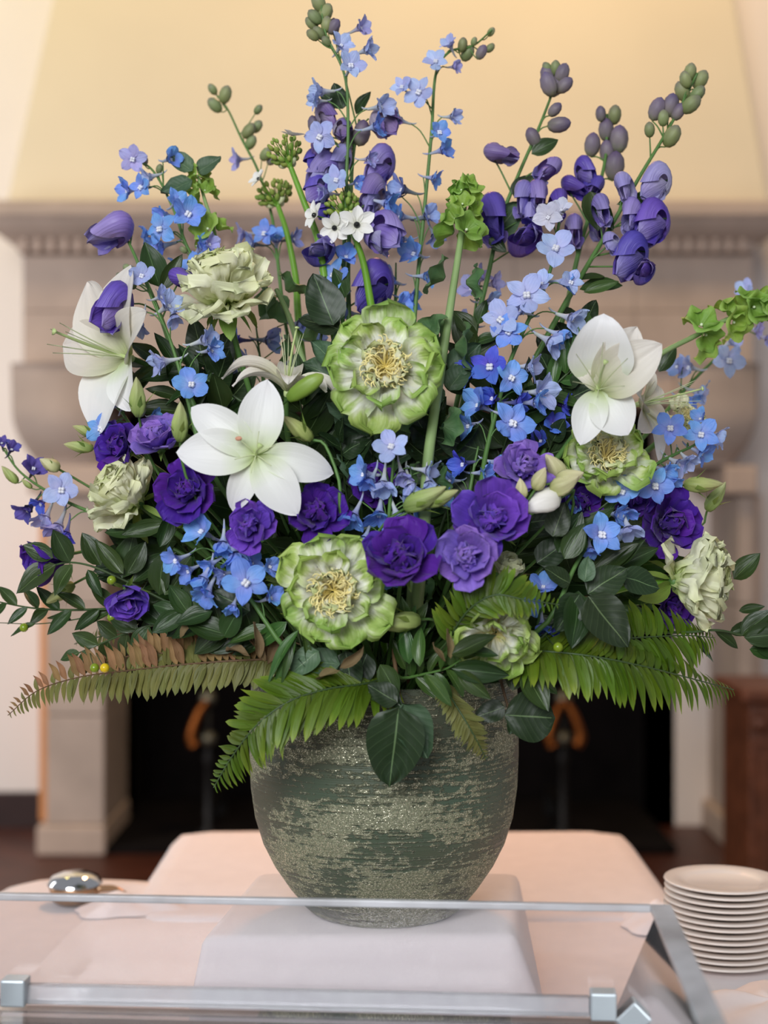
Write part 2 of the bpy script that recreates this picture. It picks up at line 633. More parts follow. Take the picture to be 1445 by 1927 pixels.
def cloth(name, label, x0, x1, y0, y1, z, drop, n=(60, 50), wr=0.0016, seed=0, rc=0.05, T=None):
    pts, uvs = [], []
    nu, nv = n
    for i in range(nu):
        for j in range(nv):
            s = x0 - drop + (x1 - x0 + 2 * drop) * i / (nu - 1)
            t = y0 - drop + (y1 - y0 + 2 * drop) * j / (nv - 1)
            cx, cy = min(max(s, x0 + rc), x1 - rc), min(max(t, y0 + rc), y1 - rc)
            ox, oy = s - cx, t - cy
            d = math.hypot(ox, oy)
            k = (ox / d, oy / d) if d > 1e-9 else (0, 0)
            out = max(0.0, d - rc)
            flat = min(d, rc)
            # a rounded fold over the table edge, then straight down with soft flutes
            r = 0.018
            if out < r * PI / 2:
                a = out / r
                hx, hz = flat + r * math.sin(a), -r * (1 - math.cos(a))
            else:
                dn = out - r * PI / 2
                fl = 0.05 * dn * math.sin((s + t * 1.3) * 24 + seed)
                hx, hz = flat + r + 0.06 * dn + fl, -r - dn
            w = wr * (noise.noise((s * 7 + seed, t * 7, seed)) + 0.6 * noise.noise((s * 2.5, t * 9 + s * 5, seed + 4)))
            pts.append((cx + k[0] * hx, cy + k[1] * hx, z + hz + max(0, 1 - out * 8) * (w + wr)))
            uvs.append((i / nu, j / nv))
    m = MB()
    m.grid(pts, uvs, nu, nv)
    o = part(name, m.mesh(name, M_cloth), None, T)
    o['label'], o['category'] = label, 'tablecloth'
    return o


def table(label, x0, x1, y0, y1, z, T=None):
    t = thing('buffet_table', label, 'table', ((x0 + x1) / 2, (y0 + y1) / 2, 0), 'buffet tables under the cloths')
    m = MB()
    m.box(x0, x1, y0, y1, z - 0.03, z)
    part('table_top', m.mesh('table_top', M_darkwood, False), t, T)
    for x in (x0 + 0.06, x1 - 0.06):
        for y in (y0 + 0.06, y1 - 0.06):
            m = MB()
            m.box(x - 0.025, x + 0.025, y - 0.025, y + 0.025, 0, z - 0.03)
            part('leg', m.mesh('leg', M_darkwood, False), t, T)


TT = Matrix.Translation((-0.6, 0.64, 0)) @ Matrix.Rotation(R(-9.5), 4, 'Z') @ Matrix.Translation((0.6, -0.64, 0))   # the wide table stands a little askew
table('wide wooden buffet table under the white cloth in front', -0.57, 1.05, -0.98, 0.60, 0.735, TT)
table('narrow wooden buffet table under the white cloth behind the vase', -0.355, 0.42, 0.65, 0.94, 0.735)
cloth('white_tablecloth', 'white cloth on the wide table below the plates and vase', -0.60, 1.08, -1.0, 0.625, 0.748, 0.30, (80, 76), 0.0022, 1, T=TT)
cloth('white_tablecloth', 'white cloth on the narrow table reaching back behind the vase', -0.385, 0.45, 0.36, 0.965, 0.7535, 0.28, (56, 44), 0.0015, 9)

# ------------------------------------------------------------------ plinth, vase
ZP = 0.862
plinth = thing('cloth_covered_plinth', 'low white cloth-covered plinth block under the vase', 'plinth', (0, 0.03, 0.752))
m = MB()
m.prism([(-0.240, -0.135, 0.752), (0.200, -0.120, 0.752), (0.205, 0.215, 0.752), (-0.190, 0.21, 0.752)],
        [(-0.218, -0.118, ZP), (0.158, -0.110, ZP), (0.190, 0.20, ZP), (-0.178, 0.20, ZP)])
part('plinth_cover', m.mesh('plinth_cover', M_cloth, True, bevel=0.012), plinth)


def vase_material():
    k = NT('sage_glitter_glaze')
    uv = k.n('ShaderNodeUVMap').outputs[0]
    s = k.n('ShaderNodeSeparateXYZ')
    k.l(uv, s.inputs[0])
    obj = k.n('ShaderNodeTexCoord').outputs['Object']
    so = k.n('ShaderNodeSeparateXYZ')
    k.l(obj, so.inputs[0])

    def vec(fx, fz, off=0.0):
        c = k.n('ShaderNodeCombineXYZ')
        k.l(k.math('MULTIPLY', so.outputs[0], fx), c.inputs[0])
        k.l(k.math('MULTIPLY', so.outputs[1], fx), c.inputs[1])
        k.l(k.math('ADD', k.math('MULTIPLY', so.outputs[2], fz), off), c.inputs[2])
        return c.outputs[0]
    big = k.noise(vec(9, 14), 1.0, 3.0)             # where the crust of grit is thick
    line = k.noise(vec(7, 260), 1.0, 3.0, 0.6)      # turned horizontal grooves
    chip = k.noise(vec(95, 170, 3.0), 1.0, 4.0, 0.65)
    a = k.math('ADD', k.math('MULTIPLY', big, 1.15), k.math('ADD', k.math('MULTIPLY', line, 0.75), k.math('MULTIPLY', chip, 0.9)))
    mask = k.ramp(a, [(0.0, (0, 0, 0, 1)), (1.0, (1, 1, 1, 1))])
    mr = k.n('ShaderNodeMapRange', interpolation_type='SMOOTHSTEP')
    k.l(a, mr.inputs['Value'])
    mr.inputs['From Min'].default_value = 1.27
    mr.inputs['From Max'].default_value = 1.42
    mask = mr.outputs[0]
    tint = k.noise(vec(5, 5, 9.0), 1.0, 2.0)
    smooth = k.ramp(tint, [(0.35, C(90, 88, 70)), (0.5, C(80, 88, 70)), (0.65, C(68, 92, 74))])
    grit = k.noise(vec(420, 420), 1.0, 2.0, 0.7)
    crust = k.ramp(grit, [(0.3, C(100, 104, 82)), (0.55, C(132, 134, 108)), (0.75, C(176, 176, 146))])
    vo = k.n('ShaderNodeTexVoronoi')
    k.l(vec(1000, 1000), vo.inputs['Vector'])
    vo.inputs['Scale'].default_value = 1.0
    sv = k.n('ShaderNodeSeparateColor')
    k.l(vo.outputs['Color'], sv.inputs[0])
    fleck = k.math('MULTIPLY', k.math('GREATER_THAN', sv.outputs[0], 0.86), mask)
    col = k.mix(mask, smooth, crust)
    col = k.mix(k.math('MULTIPLY', fleck, 0.8), col, C(238, 234, 206))
    k.l(col, k.b.inputs['Base Color'])
    k.l(k.math('MULTIPLY', fleck, 0.8), k.b.inputs['Metallic'])
    rg = k.ramp(mask, [(0, (0.42, 0.42, 0.42, 1)), (1, (0.7, 0.7, 0.7, 1))])
    k.l(k.mix(fleck, rg, (0.3, 0.3, 0.3, 1)), k.b.inputs['Roughness'])
    h = k.math('ADD', k.math('MULTIPLY', mask, 0.6), k.math('ADD', k.math('MULTIPLY', k.math('MULTIPLY', grit, mask), 0.6), k.math('MULTIPLY', line, 0.35)))
    k.bump(h, 0.8, 0.003)
    return k.m


M_vase = vase_material()
vase = thing('vase', 'round sage green vase with glittery crusted bands holding the flowers', 'vase', (0, 0, ZP))
vp = [(0.0, 0.0), (0.085, 0.0), (0.094, 0.004), (0.103, 0.012), (0.121, 0.034), (0.140, 0.062), (0.154, 0.090), (0.164, 0.122),
      (0.1695, 0.160), (0.1712, 0.200), (0.1712, 0.240), (0.1700, 0.275), (0.1685, 0.297), (0.1660, 0.301), (0.1620, 0.300), (0.1600, 0.294)]
m = MB()
m.lathe(vp, 96, Matrix.Translation((0, 0, ZP)))
part('vase_body', m.mesh('vase_body', M_vase), vase)
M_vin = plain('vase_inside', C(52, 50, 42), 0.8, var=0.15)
m = MB()
m.lathe([(0.160, 0.294), (0.161, 0.22), (0.155, 0.12), (0.12, 0.05), (0.0, 0.02)], 64, Matrix.Translation((0, 0, ZP)))
part('vase_lining', m.mesh('vase_lining', M_vin), vase)
MOUTH_Z = ZP + 0.285

# ------------------------------------------------------------------ plates
M_china = plain('white_china', C(236, 226, 218), 0.18, var=0.01, spec=0.5)
PLX, PLY, PLN, PLH = 0.467, 0.15, 13, 0.0086
m = MB()
m.lathe([(0.0, 0.003), (0.044, 0.003), (0.047, 0.0), (0.050, 0.003), (0.060, 0.0062), (0.0785, 0.0080), (0.0803, 0.0092), (0.0798, 0.0108),
         (0.0780, 0.0112), (0.058, 0.0096), (0.052, 0.0072), (0.048, 0.0056), (0.0, 0.0052)], 56)
pl_me = m.mesh('side_plate', M_china)
ordn = ['topmost', 'second', 'third', 'fourth', 'fifth', 'sixth', 'seventh', 'eighth', 'ninth', 'tenth', 'eleventh', 'twelfth', 'bottom']
for i in range(PLN):
    o = part('side_plate', pl_me, None, Matrix.Translation((PLX + random.uniform(-.0012, .0012), PLY + random.uniform(-.0012, .0012), 0.7515 + (PLN - 1 - i) * PLH)))
    w = ordn[i]
    o['label'] = ('topmost white china plate of the stack with its well in view' if i == 0 else
                  'bottom white china plate of the stack, resting on the tablecloth' if i == PLN - 1 else
                  w + ' white china plate down from the top of the stack')
    o['category'] = 'plate'
    o['group'] = 'stack of white plates beside the vase'

# ------------------------------------------------------------------ crumpled linen, chrome pot


def heap(name, label, cx, cy, rx, ry, h, seed, z=0.752):
    pts, uvs = [], []
    nu, nv = 14, 40
    for i in range(nu):
        t = i / (nu - 1)
        for j in range(nv):
            a = 2 * PI * j / nv
            rr = t * (1 + 0.16 * math.sin(3 * a + seed) + 0.08 * math.sin(7 * a + seed * 2))
            fold = 0.30 * math.sin(5 * a + 3 * t + seed) * t * (1 - t) * 4 * 0.4 + 0.5 * noise.noise((math.cos(a) * t * 2, math.sin(a) * t * 2, seed))
            zz = h * (max(0.0, math.cos(t * PI / 2)) ** 0.9) * (0.85 + fold) + 0.0015
            pts.append((cx + rx * rr * math.cos(a), cy + ry * rr * math.sin(a), z + max(0.001, zz)))
            uvs.append((t, j / nv))
    m = MB()
    m.grid(pts, uvs, nu, nv, wrap=True)
    o = part(name, m.mesh(name, M_linen), None)
    o['label'], o['category'] = label, 'napkin'


heap('linen_napkin', 'crumpled pale linen napkin heaped behind the plates', 0.42, 0.33, 0.07, 0.06, 0.035, 2.0)
heap('linen_napkin', 'crumpled pale linen napkin spread in front of the plate stack', 0.46, -0.13, 0.17, 0.15, 0.045, 5.0)
heap('linen_napkin', 'folded peach linen lying beside the chrome pot', -0.40, 0.42, 0.085, 0.06, 0.026, 8.0)

M_chrome = plain('chrome', C(222, 224, 228), 0.08, metal=1.0, var=0.01)
M_steel = plain('brushed_steel', C(176, 166, 158), 0.5, metal=0.5, var=0.06, scale=20)
M_satin = plain('satin_metal', C(206, 216, 222), 0.35, metal=0.35, var=0.03)
M_bronze = plain('warm_steel', C(176, 140, 108), 0.3, metal=0.7, var=0.06)
pot = thing('chrome_pot', 'small shiny chrome lidded pot on the table far left', 'pot', (-0.49, 0.46, 0.752))
T = Matrix.Translation((-0.49, 0.46, 0.752))
m = MB()
m.lathe([(0.0, 0.0), (0.030, 0.0), (0.037, 0.006), (0.040, 0.022), (0.041, 0.028), (0.0, 0.028)], 28, T)
part('bowl', m.mesh('bowl', M_bronze), pot)
m = MB()
m.lathe([(0.043, 0.0285), (0.0425, 0.031), (0.037, 0.040), (0.022, 0.046), (0.0, 0.048)], 28, T)
ld = part('lid', m.mesh('lid', M_chrome), pot)
m = MB()
m.tube(curve([(-0.450, 0.45, 0.775), (-0.425, 0.44, 0.778), (-0.405, 0.43, 0.772)], 8), (0.006, 0.004), 8)
part('handle', m.mesh('handle', M_bronze), pot)

# ------------------------------------------------------------------ clear acrylic tray on a steel warmer


def acrylic(name, tint, refl=0.06, haze=0.06):
    k = NT(name)
    tr = k.n('ShaderNodeBsdfTransparent')
    tr.inputs[0].default_value = tint
    gl = k.n('ShaderNodeBsdfGlossy')
    gl.inputs['Roughness'].default_value = 0.05
    fr = k.n('ShaderNodeFresnel')
    fr.inputs[0].default_value = 1.4
    df = k.n('ShaderNodeBsdfDiffuse')
    df.inputs[0].default_value = (0.75, 0.75, 0.78, 1)
    mx0 = k.n('ShaderNodeMixShader')
    tc = k.n('ShaderNodeTexCoord').outputs['Object']
    k.l(k.math('MULTIPLY', k.noise(tc, 9.0, 3.0), haze * 2), mx0.inputs[0])
    k.l(tr.outputs[0], mx0.inputs[1])
    k.l(df.outputs[0], mx0.inputs[2])
    mx = k.n('ShaderNodeMixShader')
    k.l(k.math('ADD', fr.outputs[0], refl * 0.3), mx.inputs[0])
    k.l(mx0.outputs[0], mx.inputs[1])
    k.l(gl.outputs[0], mx.inputs[2])
    k.l(mx.outputs[0], k.out.inputs[0])
    return k.m


M_acr = acrylic('clear_acrylic', (0.96, 0.95, 0.96, 1), haze=0.03)
M_rim = acrylic('polished_acrylic_edge', (0.72, 0.68, 0.65, 1), 0.0, 0.7)
M_rod = acrylic('clear_acrylic_rod', (0.94, 0.94, 0.97, 1), 0.15, 0.5)
TR = Matrix.Translation((0.284, -0.379, 0)) @ Matrix.Rotation(R(-4), 4, 'Z')   # x left is negative, y towards the room
TW, TD, ZT, ZB, INS = 0.735, 0.50, 0.962, 0.8565, 0.044
tray = thing('acrylic_tray', 'clear acrylic display tray with polished edges in front of the vase', 'tray', (0.0, -0.6, ZB))


def tb(name, bot, top, mat, parent=None, bev=0.0):
    m = MB()
    m.prism([TR @ V(p) for p in bot], [TR @ V(p) for p in top])
    return part(name, m.mesh(name, mat, False, bevel=bev), parent or tray)


t = 0.006
tb('back_wall', [(-TW + INS, -t, ZB), (-INS, -t, ZB), (-INS, 0, ZB), (-TW + INS, 0, ZB)], [(-TW, -t, ZT), (0, -t, ZT), (0, 0, ZT), (-TW, 0, ZT)], M_acr)
tb('front_wall', [(-TW + INS, -TD, ZB), (-INS, -TD, ZB), (-INS, -TD + t, ZB), (-TW + INS, -TD + t, ZB)], [(-TW, -TD, ZT), (0, -TD, ZT), (0, -TD + t, ZT), (-TW, -TD + t, ZT)], M_acr)
for sx in (0, 1):
    a, b = (-INS, 0) if sx == 0 else (-TW + INS, -TW)
    dx = -t if sx == 0 else t
    lo = [(a, -TD + t, ZB), (a + dx, -TD + t, ZB), (a + dx, -t, ZB), (a, -t, ZB)]
    hi = [(b, -TD + t, ZT), (b + dx, -TD + t, ZT), (b + dx, -t, ZT), (b, -t, ZT)]
    tb('side_wall', lo, hi, M_acr)
    e0, e1 = (b - 0.012, b + 0.010)
    tb('edge_strip', [(e0, -TD, ZT), (e1, -TD, ZT), (e1, 0.004, ZT), (e0, 0.004, ZT)], [(e0, -TD, ZT + 0.006), (e1, -TD, ZT + 0.006), (e1, 0.004, ZT + 0.006), (e0, 0.004, ZT + 0.006)], M_rim, bev=0.0012)
tb('edge_strip', [(-TW + 0.012, -0.007, ZT), (-0.012, -0.007, ZT), (-0.012, 0.002, ZT), (-TW + 0.012, 0.002, ZT)],
   [(-TW + 0.012, -0.007, ZT + 0.007), (-0.012, -0.007, ZT + 0.007), (-0.012, 0.002, ZT + 0.007), (-TW + 0.012, 0.002, ZT + 0.007)], M_rim, bev=0.001)
tb('tray_floor', [(-TW + INS, -TD, ZB - t), (-INS, -TD, ZB - t), (-INS, 0, ZB - t), (-TW + INS, 0, ZB - t)], [(-TW + INS, -TD, ZB), (-INS, -TD, ZB), (-INS, 0, ZB), (-TW + INS, 0, ZB)], M_acr)
x0, x1 = -TW + INS + 0.03, -INS - 0.03
tb('cross_rod', [(x0, -0.022, ZB + 0.002), (x1, -0.022, ZB + 0.002), (x1, -0.007, ZB + 0.002), (x0, -0.007, ZB + 0.002)], [(x0, -0.018, ZB + 0.021), (x1, -0.018, ZB + 0.021), (x1, -0.007, ZB + 0.021), (x0, -0.007, ZB + 0.021)], M_rod, bev=0.002)
for xa in (-TW + INS + 0.010, -INS - 0.030):
    tb('corner_bracket', [(xa, -0.030, ZB + 0.001), (xa + 0.026, -0.030, ZB + 0.001), (xa + 0.026, -0.007, ZB + 0.001), (xa, -0.007, ZB + 0.001)],
       [(xa, -0.030, ZB + 0.029), (xa + 0.026, -0.030, ZB + 0.029), (xa + 0.026, -0.007, ZB + 0.029), (xa, -0.007, ZB + 0.029)], M_satin, bev=0.002)
warm = thing('steel_warmer', 'low brushed steel warming base under the clear tray', 'warmer', (-0.1, -0.65, 0.752))
for nm, z0, z1, g in (('cabinet', 0.756, 0.834, 0.06), ('top_plate', 0.8345, 0.8495, 0.03)):
    tb(nm, [(-TW + g, -TD + 0.02, z0), (-g, -TD + 0.02, z0), (-g, -0.01, z0), (-TW + g, -0.01, z0)], [(-TW + g, -TD + 0.02, z1), (-g, -TD + 0.02, z1), (-g, -0.01, z1), (-TW + g, -0.01, z1)], M_steel, warm, bev=0.003)
for xa in (-TW + 0.08, -0.10):
    for ya in (-TD + 0.05, -0.05):
        tb('foot', [(xa, ya, 0.7515), (xa + 0.02, ya, 0.7515), (xa + 0.02, ya + 0.02, 0.7515), (xa, ya + 0.02, 0.7515)], [(xa, ya, 0.756), (xa + 0.02, ya, 0.756), (xa + 0.02, ya + 0.02, 0.756), (xa, ya + 0.02, 0.756)], M_iron, warm)

# ------------------------------------------------------------------ flower and leaf materials
M_stem = plain('fresh_stem', C(84, 122, 58), 0.5, var=0.15, scale=25)
M_stem_dark = plain('dark_stem', C(58, 80, 42), 0.5, var=0.2, scale=25)
M_stem_pale = plain('pale_bell_stem', C(138, 164, 106), 0.45, var=0.12, scale=16)
M_stem_bright = plain('bright_green_stem', C(104, 152, 42), 0.42, var=0.15, scale=18)
M_stem_brown = plain('woody_stem', C(96, 72, 46), 0.65, var=0.2, scale=18)

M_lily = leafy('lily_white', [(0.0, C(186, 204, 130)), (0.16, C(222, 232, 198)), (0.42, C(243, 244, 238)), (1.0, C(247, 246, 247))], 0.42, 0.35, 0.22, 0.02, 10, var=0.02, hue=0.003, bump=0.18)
M_lily_shade = leafy('lily_white_shaded', [(0.0, C(180, 192, 124)), (0.2, C(222, 222, 190)), (0.5, C(236, 230, 216)), (1.0, C(240, 234, 226))], 0.45, 0.3, 0.22, 0.05, 9, var=0.03, hue=0.004, bump=0.3)  # shaded copy of the white petal, its shade put into the colour
M_filament = plain('pale_filament', C(206, 214, 170), 0.5, var=0.05)
M_stigma = plain('green_stigma', C(190, 208, 140), 0.4, var=0.05)
M_anther = plain('pinkish_anther', C(206, 150, 122), 0.7)

PEO = [(0.0, C(240, 222, 140)), (0.18, C(246, 242, 206)), (0.52, C(250, 251, 240)), (0.68, C(232, 240, 196)), (0.82, C(188, 214, 120)), (1.0, C(158, 192, 88))]
M_peony = leafy('peony_green', PEO, 0.5, 0.35, 0.25, 0.09, 9, mottle=0.75, var=0.10, hue=0.012, bump=0.6, edge=(C(164, 196, 96), 0.4))
M_peony_cream = leafy('peony_cream', [(0.0, C(244, 226, 140)), (0.25, C(248, 240, 196)), (0.55, C(250, 246, 224)), (0.8, C(242, 240, 204)), (1.0, C(218, 226, 160))], 0.5, 0.35, 0.25, 0.05, 7, mottle=0.5, var=0.06, hue=0.01, bump=0.5)
M_peony_pale = leafy('peony_pale', [(0.0, C(192, 214, 128)), (0.3, C(230, 236, 180)), (0.6, C(253, 252, 228)), (1.0, C(240, 243, 196))], 0.5, 0.3, 0.25, 0.04, 8, mottle=0.6, var=0.07, hue=0.01, bump=0.5)
M_stamen = plain('yellow_stamen', C(250, 234, 164), 0.5, var=0.08, scale=60)
M_sepal = leafy('green_sepal', [(0, C(120, 150, 66)), (1, C(150, 176, 84))], 0.5, 0.3, 0.2, 0.1, 8)

M_lis = {
    'd': leafy('lisianthus_dark', [(0, C(58, 22, 108)), (0.5, C(84, 34, 158)), (1, C(94, 42, 172))], 0.55, 0.25, 0.22, 0.12, 14, var=0.14, hue=0.012, bump=0.35, sheen=0.15),
    'm': leafy('lisianthus_purple', [(0, C(74, 38, 130)), (0.5, C(110, 66, 194)), (1, C(124, 80, 208))], 0.55, 0.25, 0.22, 0.12, 14, var=0.12, hue=0.012, bump=0.35, sheen=0.15),
    'l': leafy('lisianthus_violet', [(0, C(104, 74, 164)), (0.5, C(144, 110, 216)), (1, C(162, 130, 226))], 0.55, 0.25, 0.22, 0.12, 14, var=0.12, hue=0.012, bump=0.35, sheen=0.15),
}
M_bud = leafy('bud_green', [(0, C(126, 156, 66)), (0.5, C(186, 202, 122)), (1, C(214, 208, 156))], 0.5, 0.3, 0.0, 0.3, 9, var=0.1, bump=0.3)
M_bud_cream = leafy('bud_cream', [(0, C(150, 166, 84)), (0.4, C(206, 206, 150)), (1, C(226, 218, 178))], 0.5, 0.3, 0.0, 0.15, 9, var=0.08, bump=0.3)
M_bud_white = leafy('bud_white', [(0, C(206, 212, 170)), (0.3, C(236, 232, 222)), (1, C(240, 236, 232))], 0.5, 0.3, 0.0, 0.06, 9, var=0.03)
M_bud_lily = leafy('lily_bud', [(0, C(104, 134, 44)), (0.6, C(136, 162, 62)), (1, C(164, 180, 92))], 0.4, 0.4, 0.0, 0.12, 3, var=0.05)

DELC = {'b': ((172, 188, 246), (128, 174, 252)), 'p': ((206, 210, 248), (188, 204, 252)), 'l': ((194, 186, 234), (182, 182, 240)),
        'd': ((108, 106, 216), (94, 118, 234)), 'w': ((240, 238, 248), (230, 232, 250)), 'g': ((166, 172, 216), (148, 168, 228)), 'k': ((84, 74, 140), (98, 90, 176))}
M_del = {q: leafy('delphinium_' + w, [(0, C(*DELC[q][0])), (0.55, C(*DELC[q][1])), (1, C(*DELC[q][1]))], 0.5, 0.3, 0.25, 0.06, 9, var=0.12, hue=0.016, bump=0.35)
         for q, w in (('b', 'blue'), ('p', 'pale_blue'), ('l', 'lavender'), ('d', 'deep_blue'), ('w', 'white'), ('g', 'grey_blue'), ('k', 'dark_violet'))}
M_spur = {q: leafy('spur_' + w, [(0, C(*a)), (1, C(*b))], 0.55, 0.3, 0.1, 0.12, 6, var=0.08) for q, w, a, b in (
    ('b', 'blue', (160, 174, 234), (196, 204, 206)), ('p', 'pale', (200, 206, 240), (212, 218, 204)), ('l', 'lavender', (184, 178, 220), (196, 196, 184)),
    ('d', 'deep', (74, 74, 170), (120, 120, 150)), ('w', 'white', (220, 222, 226), (200, 208, 180)), ('g', 'grey', (130, 136, 172), (140, 150, 140)), ('k', 'dark', (56, 50, 96), (70, 70, 80)))}
M_bee = plain('delphinium_bee', C(232, 232, 238), 0.5, var=0.1, scale=60)
M_dbud = leafy('delphinium_bud', [(0, C(112, 132, 66)), (0.6, C(150, 160, 112)), (1, C(136, 130, 120))], 0.5, 0.3, 0.0, 0.2, 6, mottle=0.4, var=0.15, hue=0.02)
M_dbud2 = leafy('delphinium_bud_mauve', [(0, C(130, 140, 92)), (0.4, C(138, 128, 130)), (1, C(108, 92, 132))], 0.5, 0.3, 0.0, 0.2, 6, mottle=0.5, var=0.15, hue=0.02)

M_mh = {
    'd': leafy('monkshood_deep', [(0, C(112, 94, 184)), (0.5, C(92, 70, 180)), (1, C(126, 104, 208))], 0.42, 0.35, 0.15, 0.22, 16, var=0.12, hue=0.012, bump=0.4),
    'm': leafy('monkshood_violet', [(0, C(150, 134, 204)), (0.5, C(140, 120, 208)), (1, C(176, 162, 226))], 0.42, 0.35, 0.15, 0.2, 16, var=0.12, hue=0.012, bump=0.4),
    'g': leafy('monkshood_mauve', [(0, C(190, 180, 198)), (0.5, C(166, 148, 192)), (1, C(146, 120, 192))], 0.42, 0.35, 0.15, 0.2, 16, mottle=0.4, var=0.12, hue=0.015, bump=0.4),
    'l': leafy('monkshood_lilac', [(0, C(204, 200, 230)), (0.5, C(188, 180, 232)), (1, C(176, 164, 228))], 0.42, 0.35, 0.15, 0.2, 16, var=0.1, hue=0.012, bump=0.4),
}
M_bell = leafy('bell_green', [(0, C(150, 186, 84)), (0.5, C(144, 184, 72)), (1, C(168, 204, 104))], 0.5, 0.35, 0.3, 0.12, 10, var=0.14, hue=0.012, bump=0.5)
M_bell_grey = leafy('bell_greyish_green', [(0, C(104, 136, 88)), (0.5, C(84, 122, 76)), (1, C(112, 146, 96))], 0.5, 0.35, 0.25, 0.15, 10, var=0.12, hue=0.01, bump=0.5)
M_dot = plain('bell_heart', C(222, 234, 196), 0.4)
M_star = leafy('star_white', [(0, C(214, 214, 190)), (0.3, C(242, 240, 232)), (1, C(248, 247, 244))], 0.45, 0.3, 0.15, 0.03, 8, var=0.02)
M_black = plain('black_ovary', C(22, 24, 22), 0.3)
M_cone = leafy('cone_bud_green', [(0, C(126, 152, 60)), (1, C(156, 176, 84))], 0.5, 0.3, 0.0, 0.15, 4, var=0.15, hue=0.02)
M_cone_pale = plain('pale_flower_bud', C(214, 220, 168), 0.45, var=0.06)

M_leaf = leafy('leaf_dark', [(0, C(54, 76, 34)), (1, C(44, 66, 32))], 0.36, 0.38, 0.12, 0.12, 6, var=0.25, hue=0.02, midrib=C(96, 122, 76), bump=0.25)
M_leaf_fresh = leafy('leaf_mid_green', [(0, C(70, 104, 44)), (1, C(58, 92, 42))], 0.34, 0.5, 0.18, 0.12, 6, var=0.22, hue=0.02, midrib=C(118, 144, 84), bump=0.25)
M_leaf_broad = leafy('leaf_broad', [(0, C(40, 58, 30)), (1, C(36, 54, 30))], 0.42, 0.4, 0.10, 0.08, 5, var=0.18, hue=0.015, midrib=C(112, 136, 92), side=0.12, bump=0.03)
M_leaf_grey = leafy('leaf_greyish', [(0, C(86, 114, 84)), (1, C(74, 102, 74))], 0.5, 0.35, 0.15, 0.1, 6, var=0.18, hue=0.015, midrib=C(126, 150, 116), side=0.2, bump=0.06)
M_fern = leafy('fern_green', [(0, C(78, 102, 20)), (0.7, C(96, 124, 28)), (1, C(138, 160, 50))], 0.42, 0.4, 0.22, 0.14, 5, var=0.2, hue=0.015, midrib=C(92, 130, 40), bump=0.2)
M_fern_olive = leafy('fern_olive', [(0, C(110, 110, 56)), (0.7, C(128, 130, 72)), (1, C(122, 128, 76))], 0.5, 0.3, 0.22, 0.14, 5, var=0.16, hue=0.015, midrib=C(148, 146, 84), bump=0.2)
M_fern_dry = leafy('fern_dry', [(0, C(150, 118, 78)), (1, C(176, 138, 98))], 0.7, 0.2, 0.15, 0.2, 5, var=0.2, hue=0.02)
M_dryleaf = leafy('dry_leaf', [(0, C(130, 110, 76)), (1, C(160, 138, 104))], 0.7, 0.2, 0.15, 0.2, 6, var=0.15, hue=0.02)
M_berry_g = plain('green_berry', C(126, 148, 36), 0.2, var=0.1)
M_berry_y = plain('yellow_berry', C(222, 190, 30), 0.2, var=0.1)

# ------------------------------------------------------------------ shared petal and leaf meshes
Q = {}
Q['lily_in'] = petal('petal', M_lily, 0.285, 'tepal', curl=-0.55, cp=1.2, cup=0.28, ruf=0.012, fq=1.2, nu=18, nv=11, seed=1)
Q['lily_out'] = petal('petal', M_lily, 0.225, 'tepal', curl=-0.65, cp=1.2, tip=-0.25, cup=0.35, ruf=0.008, fq=1, nu=18, nv=9, seed=2)
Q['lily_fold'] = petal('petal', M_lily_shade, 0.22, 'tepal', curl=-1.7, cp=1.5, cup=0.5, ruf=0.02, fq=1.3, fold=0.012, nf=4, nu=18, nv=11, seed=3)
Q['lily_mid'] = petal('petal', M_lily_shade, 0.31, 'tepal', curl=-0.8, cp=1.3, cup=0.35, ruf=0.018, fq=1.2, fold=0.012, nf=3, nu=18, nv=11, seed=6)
Q['lily_wide'] = petal('petal', M_lily, 0.40, 'tepal', curl=-0.7, cp=1.2, cup=0.3, ruf=0.012, fq=1.1, nu=18, nv=11, seed=7)
Q['lily_cup'] = petal('petal', M_lily, 0.39, 'tepal', curl=0.45, cp=1.0, tip=-1.3, cup=0.42, ruf=0.01, fq=1, nu=18, nv=11, seed=4)
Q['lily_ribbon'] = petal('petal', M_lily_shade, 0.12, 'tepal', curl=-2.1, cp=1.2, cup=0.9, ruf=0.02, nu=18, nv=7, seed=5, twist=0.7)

PO = [petal('petal', M_peony, 0.50, 'fan', curl=0.35, tip=-0.5 + 0.25 * i, cup=0.36, ruf=0.03, fq=1.9 + i * 0.5, fold=0.036, nf=2.5 + i, crump=0.20, notch=0.09, nu=13, nv=13, seed=20 + i) for i in range(4)]
PM = [petal('petal', M_peony, 0.44, 'fan', curl=0.5, tip=-0.7 + 0.3 * i, cup=0.5, ruf=0.06, fq=2.3, fold=0.05, nf=3, crump=0.28, notch=0.12, nu=12, nv=12, seed=30 + i) for i in range(3)]
PC = [petal('petal', M_peony_cream, 0.46, 'fan', curl=0.7, tip=-0.6, cup=0.6, ruf=0.09, fq=3, fold=0.06, nf=3, crump=0.24, notch=0.16, nu=11, nv=11, seed=40 + i) for i in range(3)]
PP = [petal('petal', M_peony_pale, 0.46, 'fan', curl=0.45, tip=-0.8 + 0.4 * i, cup=0.42, ruf=0.05, fq=2.0, fold=0.04, nf=3, crump=0.16, notch=0.10, nu=12, nv=12, seed=50 + i) for i in range(3)]
LIS = {c: [petal('petal', M_lis[c], 0.52, 'fan', curl=0.35, tip=-0.9 + 0.3 * i, cup=0.42, ruf=0.055, fq=1.7, fold=0.02, nf=2, crump=0.07, notch=0.07, nu=11, nv=11, seed=60 + i) for i in range(3)] for c in 'dml'}
